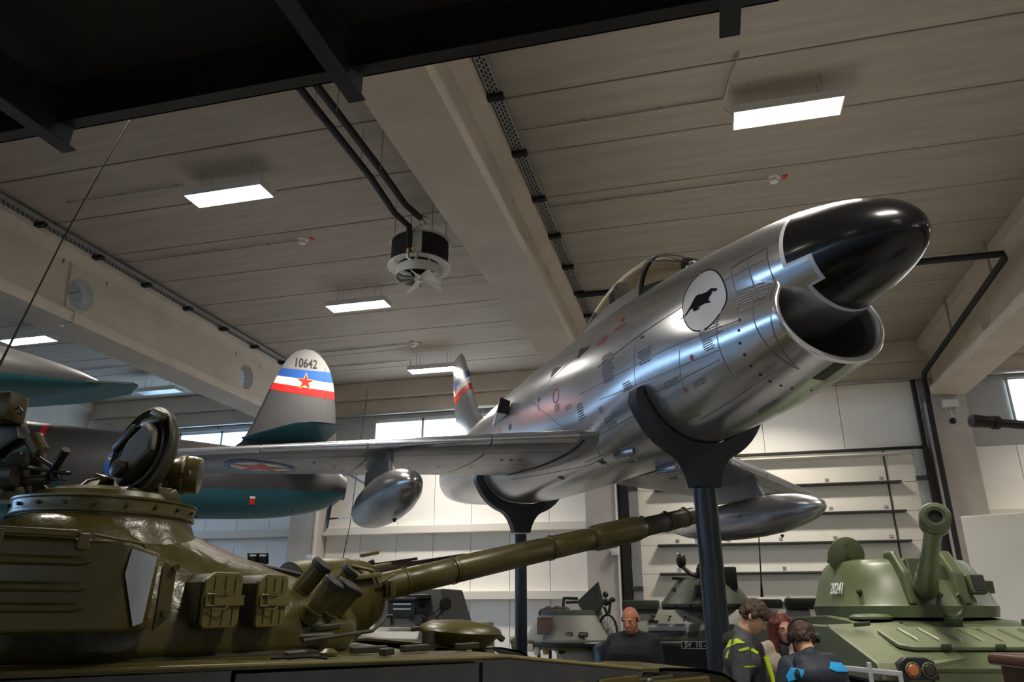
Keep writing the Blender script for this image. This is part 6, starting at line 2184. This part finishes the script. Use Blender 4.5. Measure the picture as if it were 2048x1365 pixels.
def remeshed(mb, voxel, name, mt, parent, smooth_it=6, fac=.5):
    """join closed shapes into one continuous surface"""
    me = bpy.data.meshes.new(name + '_tmp')
    me.from_pydata(mb.v, [], mb.f)
    bm = bmesh.new()
    bm.from_mesh(me)
    bmesh.ops.recalc_face_normals(bm, faces=bm.faces)
    bm.to_mesh(me)
    bm.free()
    t = bpy.data.objects.new(name + '_tmp', me)
    COL.objects.link(t)
    r = t.modifiers.new('r', 'REMESH')
    r.mode = 'VOXEL'
    r.voxel_size = voxel
    s = t.modifiers.new('s', 'SMOOTH')
    s.iterations = smooth_it
    s.factor = fac
    bpy.context.view_layer.update()
    out = bpy.data.meshes.new_from_object(t.evaluated_get(bpy.context.evaluated_depsgraph_get()))
    bpy.data.objects.remove(t)
    out.shade_smooth()
    out.materials.clear()
    out.materials.append(MAT[mt])
    o = bpy.data.objects.new(name, out)
    o.parent = parent
    COL.objects.link(o)
    PM[o.name] = PM[parent.name]
    return o


def cap(mb, p0, p1, r0, r1, n=14):
    """tapered capsule"""
    p0, p1 = Vector(p0), Vector(p1)
    L = (p1 - p0).length
    a = (p1 - p0) / L
    prof = []
    for k in range(5):
        t = pi / 2 * k / 4
        prof.append((max(.0005, r0 * sin(t)), -r0 * cos(t)))
    for k in range(5):
        t = pi / 2 * k / 4
        prof.append((max(.0005, r1 * cos(t)), L + r1 * sin(t)))
    mb.lathe(prof, p0, a, n)


def drape(poly, axis, name, mt, parent, off=.005):
    """cloth patch laid on the garments: seen from behind (y) or from the right side (x)"""
    from mathutils.bvhtree import BVHTree
    vs, fs = [], []
    for o in parent.children:
        if o.name.split('.')[0] in ('jacket', 'hood', 'dark_front_panel'):
            b0 = len(vs)
            vs += [v.co.copy() for v in o.data.vertices]
            fs += [tuple(i + b0 for i in p.vertices) for p in o.data.polygons]
    tree = BVHTree.FromPolygons(vs, fs)

    def fn(u, v):
        o, d = (Vector((u, -1, v)), Vector((0, 1, 0))) if axis == 'y' else (Vector((1, u, v)), Vector((-1, 0, 0)))
        loc, nrm, _i, _d = tree.ray_cast(o, d)
        if loc is None:
            return o + d
        return loc - d * off
    return patch(poly, fn, MB(), .02).build(name, mt, parent, smooth=80)


def person(label, px, py, t, H, face, nod=0.0, turn=0.0, tilt=0.0, skin='skin_tone', top='cloth_black', trousers='denim', hair=None, pose=None, lean=0.0, fat=1.0, group='visitors'):
    """py is the pixel of the head top; face: world direction the body faces"""
    p = dep(px, py, t)
    fz = atan2(face.y, face.x) - pi / 2
    root = thing('person', label, 'person', (p.x, p.y, 0), (0, 0, fz), group)
    # local: +Y forward, +X right hand side of the person
    pose = pose or {}
    sh, hip, knee, ank = .825 * H, .52 * H, .285 * H, .05 * H
    nb = Vector((0, lean * .30, .855 * H))
    hc = Vector((0, lean * .36 + .035 + .05 * sin(nod), .925 * H - .02 * sin(nod)))
    RH = Matrix.Rotation(turn, 3, 'Z') @ Matrix.Rotation(-nod, 3, 'X') @ Matrix.Rotation(tilt, 3, 'Y')

    def hd(x, y, z):
        return hc + RH @ Vector((x, y, z))
    k = H / 1.75
    b = MB()
    # skull, face, jaw, nose, brow, ears
    b.ball(hd(0, -.012, .025), (.076 * k, .094 * k, .088 * k), 20, 14, RH)
    b.ball(hd(0, .022, -.025), (.063 * k, .072 * k, .085 * k), 18, 12, RH)
    b.ball(hd(0, .045, -.075), (.043 * k, .042 * k, .038 * k), 14, 10, RH)
    b.ball(hd(0, .072, .022), (.052 * k, .02 * k, .014 * k), 12, 8, RH)
    cap(b, hd(0, .088, .012), hd(0, .108, -.024), .009 * k, .014 * k, 10)
    b.ball(hd(0, .082, -.057), (.022 * k, .012 * k, .006 * k), 10, 6, RH)
    b.ball(hd(0, .080, -.068), (.019 * k, .011 * k, .006 * k), 10, 6, RH)
    for sx in (-1, 1):
        b.ball(hd(sx * .034, .066, -.018), (.02 * k, .016 * k, .015 * k), 10, 8, RH)
        b.ball(hd(sx * .079, -.012, -.002), (.010 * k, .020 * k, .032 * k), 10, 8, RH)
    cap(b, nb + Vector((0, -.01, -.03)), hc + RH @ Vector((0, -.02, -.05)), .062 * k, .054 * k)
    # trunk
    cap(b, (-.07, lean * .02, hip), (.07, lean * .02, hip), .115 * k * fat, .115 * k * fat)
    cap(b, (0, lean * .06, hip + .04), (0, lean * .16, .67 * H), .125 * k * fat, .13 * k * fat)
    cap(b, (-.075, lean * .22, .755 * H), (.075, lean * .22, .755 * H), .125 * k * fat, .125 * k * fat)
    for sx in (-1, 1):
        cap(b, (sx * .05, lean * .28, sh + .015), (sx * .165 * k, lean * .25, sh - .02), .055 * k, .058 * k)
        # legs and feet
        cap(b, (sx * .085, lean * .02, hip - .02), (sx * .10, .015, knee), .085 * k, .055 * k)
        cap(b, (sx * .10, .015, knee), (sx * .10, -.01, ank + .03), .055 * k, .038 * k)
        cap(b, (sx * .10, -.03, .04), (sx * .115, .15, .032), .038, .032)
        # arms
        S = Vector((sx * .185 * k, lean * .25, sh - .02))
        E = Vector(pose.get('elbow', (.235, -.02, .63)))
        Wr = Vector(pose.get('wrist', (.235, .06, .49)))
        E = Vector((sx * E.x, E.y + lean * .15, E.z * H))
        Wr = Vector((sx * Wr.x, Wr.y + lean * .1, Wr.z * H))
        cap(b, S, E, .05 * k, .040 * k)
        cap(b, E, Wr, .039 * k, .027 * k)
        # hand: palm, four fingers with a knuckle bend, thumb
        d = (Wr - E).normalized()
        side = Vector((0, 1, 0)) - d * d.y
        side.normalize()
        inn = d.cross(side) * (1 if sx < 0 else -1)
        pc_ = Wr + d * .05
        cap(b, Wr, pc_ + d * .03, .026, .034)
        for q, L in enumerate((.072, .08, .075, .058)):
            f0 = pc_ + d * .035 + side * (.028 - .019 * q)
            f1 = f0 + d * L * .55
            f2 = f1 + (d * .75 + inn * .65).normalized() * L * .45
            cap(b, f0, f1, .0095, .009, 8)
            cap(b, f1, f2, .009, .0075, 8)
        th = Wr + d * .025 + side * .026
        t1 = th + (d * .6 + side * .8).normalized() * .035
        cap(b, th, t1, .012, .0105, 8)
        cap(b, t1, t1 + (d * .95 + side * .15 + inn * .2).normalized() * .03, .0105, .009, 8)
    body = remeshed(b, .0085, 'body', skin, root, 3)
    for sx in (-1, 1):
        e = MB().ball(hd(sx * .031, .0755, .004), (.0125 * k, .009 * k, .008 * k), 10, 8, RH)
        e.build('eye', 'eye_white', root)
        MB().ball(hd(sx * .031, .083, .003), (.0055 * k, .003 * k, .0058 * k), 8, 6, RH).build('iris', 'eye_dark', root)
        MB().bar(hd(sx * .048, .079, .024), hd(sx * .016, .087, .026), .006, .006).build('eyebrow', 'hair_brown', root)
    MB().ball(hd(0, .089, -.062), (.022 * k, .006 * k, .0055 * k), 10, 6, RH).build('lips', 'lip', root)
    # jacket: trunk, collar and sleeves
    j = MB()
    cap(j, (-.08, lean * .02, hip - .03), (.08, lean * .02, hip - .03), .135 * k * fat, .135 * k * fat)
    cap(j, (0, lean * .06, hip), (0, lean * .16, .68 * H), .15 * k * fat, .15 * k * fat)
    cap(j, (-.085, lean * .22, .755 * H), (.085, lean * .22, .755 * H), .142 * k * fat, .142 * k * fat)
    cap(j, nb + Vector((0, -.02, -.06)), nb + Vector((0, -.015, -.012)), .085 * k, .075 * k)
    for sx in (-1, 1):
        cap(j, (sx * .05, lean * .28, sh + .012), (sx * .17 * k, lean * .25, sh - .02), .068 * k, .072 * k)
        S = Vector((sx * .185 * k, lean * .25, sh - .02))
        E = Vector(pose.get('elbow', (.235, -.02, .63)))
        Wr = Vector(pose.get('wrist', (.235, .06, .49)))
        E = Vector((sx * E.x, E.y + lean * .15, E.z * H))
        Wr = Vector((sx * Wr.x, Wr.y + lean * .1, Wr.z * H))
        cap(j, S, E, .072 * k, .060 * k)
        cap(j, E, Wr - (Wr - E) * .04, .060 * k, .043 * k)
    jacket = remeshed(j, .012, 'jacket', top, root, 4)
    tr = MB()
    cap(tr, (-.08, 0, hip - .02), (.08, 0, hip - .02), .128 * k, .128 * k)
    for sx in (-1, 1):
        cap(tr, (sx * .09, lean * .02, hip - .02), (sx * .10, .015, knee), .10 * k, .075 * k)
        cap(tr, (sx * .10, .015, knee), (sx * .10, -.01, ank + .03), .075 * k, .062 * k)
    remeshed(tr, .014, 'trousers', trousers, root, 4)
    for sx in (-1, 1):
        MB().ball((sx * .108, .05, .045), (.055, .145, .045), 14, 8).build('shoe', 'rubber', root)
    rnd = random.Random(int(px))
    if hair == 'short':
        hm = MB()
        for q in range(90):
            u, v = rnd.uniform(-1, 1), rnd.uniform(0, 1)
            a = u * pi * .95
            e = (.02 if abs(a) > 1.75 else -.75) + v * 1.9
            e = min(e, 1.45)
            c_ = Vector((sin(a) * cos(e) * .074, -cos(a) * cos(e) * .088 - .008, sin(e) * .088 + .022)) * k
            if c_.y > .035 and c_.z < .055:
                continue
            hm.ball(hd(*c_), (.026, .026, .022), 8, 6, RH)
        hm.ball(hd(0, -.022, .04), (.080 * k, .090 * k, .080 * k), 16, 10, RH)
        remeshed(hm, .008, 'hair', 'hair_brown', root, 1)
    elif hair == 'fringe':
        hm = MB()
        for q in range(110):
            a = rnd.uniform(-1, 1) * pi
            e = rnd.uniform(-.05 if abs(a) > 1.75 else -.7, 1.5)
            c_ = Vector((sin(a) * cos(e) * .077, -cos(a) * cos(e) * .09 - .006, sin(e) * .092 + .024)) * k
            if c_.y > .05 and c_.z < .045:
                continue
            hm.ball(hd(*c_), (.027, .027, .024), 8, 6, RH)
        for q in range(9):
            x = -.05 + .1 * q / 8
            cap(hm, hd(x * k, .06, .085), hd(x * k + .012, .098, .045 - .012 * rnd.random()), .017, .008, 8)
        hm.ball(hd(0, -.02, .04), (.083 * k, .094 * k, .084 * k), 16, 10, RH)
        remeshed(hm, .008, 'hair', 'hair_brown', root, 1)
    elif hair == 'long':
        hm = MB()
        hm.ball(hd(0, -.02, .04), (.086 * k, .096 * k, .085 * k), 16, 10, RH)
        for q in range(26):
            a = rnd.uniform(-1, 1) * pi * .72
            c_ = hd(sin(a) * .078, -cos(a) * .085 - .01, .05)
            m_ = hd(sin(a) * .092, -cos(a) * .085 - .01, -.06)
            e_ = Vector((m_.x * 1.02 + rnd.uniform(-.02, .02), m_.y, hc.z - .20 - .14 * rnd.random()))
            cap(hm, c_, m_, .026, .024, 8)
            cap(hm, m_, e_, .024, .010, 8)
        remeshed(hm, .009, 'hair', 'hair_red', root, 1)
    elif hair == 'bald':
        hm = MB()
        for q in range(26):
            a = (-1 + 2 * q / 25) * pi * .62
            hm.ball(hd(sin(a) * .074, -cos(a) * .088 - .01, .0 + .015 * cos(a * 3)), (.012, .012, .028), 8, 6, RH)
        remeshed(hm, .007, 'hair_fringe', 'hair_short', root, 2)
    return root, hd, k, hc, nb


toward = lambda px: -Vector((ray(px, 1219).x, ray(px, 1219).y, 0)).normalized()
# bald man behind the tank, facing the viewer, looking down
r_, hd_, k_, hc_, nb_ = person('bald visitor in a black jacket standing beyond the tank front', 1264, 1213, 7.0, 1.745, (toward(1262) * .9 - C_R * .25), nod=.35, turn=-.1, skin='skin_ruddy', top='cloth_black', trousers='cloth_black', hair='bald', lean=.1, fat=1.12)
# teenager in profile, facing right, head bowed
r_, hd_, k_, hc_, nb_ = person('teenage visitor in a grey and lime jacket leaning by the front stand', 1458, 1196, 5.75, 1.79, (C_R * .9 - C_F * .35), nod=.62, turn=.05, top='cloth_grey', trousers='denim', hair='fringe', lean=.28, pose={'elbow': (.215, .0, .63), 'wrist': (.12, .24, .56)})
hm = MB()
for sx in (-1, 1):
    cap(hm, (sx * .06, nb_.y - .03, nb_.z - .06), (sx * .12, nb_.y, nb_.z - .16), .07, .05)
hm.ball((0, nb_.y - .09, nb_.z - .07), (.14, .08, .09), 14, 10)
remeshed(hm, .012, 'hood', 'cloth_black', r_, 4)
for sx in (-1, 1):
    MB().tube([(sx * .11, nb_.y + .16 - .02, nb_.z - .16), (sx * .10, nb_.y + .19 - .02, nb_.z - .30), (sx * .07, nb_.y + .20 - .02, nb_.z - .48)], .012, 8).build('zip_piping', 'cloth_lime', r_)
fv = MB()
cap(fv, (-.07, nb_.y + .05, nb_.z - .12), (-.06, nb_.y + .06, nb_.z - .55), .085, .075)
cap(fv, (.07, nb_.y + .05, nb_.z - .12), (.06, nb_.y + .06, nb_.z - .55), .085, .075)
remeshed(fv, .012, 'dark_front_panel', 'cloth_black', r_, 4)
y_, z_ = nb_.y, nb_.z
drape([(y_ - .13, z_ - .10), (y_ - .10, z_ - .045), (y_ - .03, z_ - .03), (y_ + .02, z_ - .06), (y_ - .04, z_ - .065), (y_ - .09, z_ - .09)], 'x', 'lime_panel', 'cloth_lime', r_)
drape([(y_ - .14, z_ - .17), (y_ - .12, z_ - .125), (y_ - .105, z_ - .12), (y_ - .12, z_ - .17)], 'x', 'lime_panel', 'cloth_lime', r_)
drape([(y_ - .03, z_ - .105), (y_ + .04, z_ - .085), (y_ + .10, z_ - .125), (y_ + .095, z_ - .14), (y_ + .04, z_ - .105), (y_ - .025, z_ - .12)], 'x', 'lime_stripe', 'cloth_lime', r_)
drape([(y_ - .0, z_ - .215), (y_ + .07, z_ - .215), (y_ + .07, z_ - .225), (y_ - .0, z_ - .225)], 'x', 'lime_stripe', 'cloth_lime', r_)
# red-haired woman
r_, hd_, k_, hc_, nb_ = person('red-haired visitor in a beige cardigan and dark scarf', 1549, 1223, 6.25, 1.69, (toward(1552) * .85 + C_R * .45), nod=.25, turn=-.15, tilt=.12, top='cloth_beige', trousers='denim', hair='long', lean=.1, fat=.9)
sc = MB()
for q in range(18):
    a = 2 * pi * q / 18
    sc.ball((.085 * sin(a), -.01 - .085 * cos(a), nb_.z - .02 - .02 * cos(a)), (.035, .035, .04), 8, 6)
cap(sc, (.02, .10, nb_.z - .06), (.05, .13, nb_.z - .30), .045, .03)
remeshed(sc, .011, 'scarf', 'cloth_black', r_, 3)
# boy seen from behind in a navy jacket with blue yoke
r_, hd_, k_, hc_, nb_ = person('boy with headphones seen from behind in a navy and blue jacket', 1614, 1237, 5.3, 1.635, (C_F * .95 - C_R * .12), nod=.35, turn=-.2, top='cloth_navy', trousers='denim', hair='short', lean=.12, fat=1.15, pose={'elbow': (.27, .02, .62), 'wrist': (.17, .22, .56)})
yk = MB()
cap(yk, (-.10, -.06, nb_.z - .055), (.10, -.06, nb_.z - .055), .075, .075)
yk.ball((0, -.10, nb_.z - .12), (.20, .10, .10), 16, 10)
remeshed(yk, .012, 'hood', 'cloth_navy', r_, 4)
drape([(.01, nb_.z - .075), (.05, nb_.z - .035), (.15, nb_.z - .045), (.21, nb_.z - .085), (.17, nb_.z - .10), (.06, nb_.z - .095)], 'y', 'blue_yoke', 'cloth_blue', r_)
drape([(-.225, nb_.z - .13), (-.19, nb_.z - .075), (-.15, nb_.z - .085), (-.17, nb_.z - .135), (-.22, nb_.z - .17)], 'y', 'blue_yoke', 'cloth_blue', r_)
arc = [hd_(.098 * cos(a), -.005, .03 + .105 * sin(a)) for a in [pi * q / 14 for q in range(15)]]
hp = MB().tube(arc, .008, 8).build('headphone_band', 'paint_black', r_)
for sx in (-1, 1):
    MB().lathe([(.0, -.012), (.034, -.012), (.036, .012), (.0, .016)], hd_(sx * .09, -.008, -.005), (sx, 0, 0), 16).build('ear_cup', 'paint_black', r_)
for x, z in ((-.10, .52), (.12, .56)):
    MB().bar((x - .03, -.20, nb_.z - z + .2), (x + .03, -.20, nb_.z - z + .215), .006, .006).build('pocket_tab', 'flag_white', r_, smooth=0)
import OpenImageIO as oiio, numpy as np, sys
b=oiio.ImageBuf('/workdir/render_main.png'); a=b.get_pixels(oiio.FLOAT)[:,:,:3]
h,w=a.shape[:2]; k=w/2048
T={'wall gun (172,168,163)':(800,1085),'ceil near (93,83,72)':(1200,300),'ceil L (83,75,68)':(500,500),'ceil far (112,114,122)':(750,690),'beam bot (75,68,57)':(930,330),'beamL web (120,112,105)':(350,680),'door (170,165,150)':(1600,1060),'spg (85,90,65)':(1700,1190),'jet side(140,145,160)':(1330,730),'jet belly (50,50,50)':(1400,790),'bin (20,18,10)':(100,1130),'gun (50,44,22)':(950,1135),'leftwall (102,113,130)':(480,1090),'fin (70,69,72)':(600,830),'wing (75,75,78)':(900,930),'above door (108,103,92)':(1700,830),'ceil right (62,54,42)':(1900,330),'left up (75,68,60)':(200,330)}
for n,(x,y) in T.items():
    p=a[int(y*k)-4:int(y*k)+5,int(x*k)-4:int(x*k)+5].reshape(-1,3).mean(0)*255
    print(n,p.round(0))
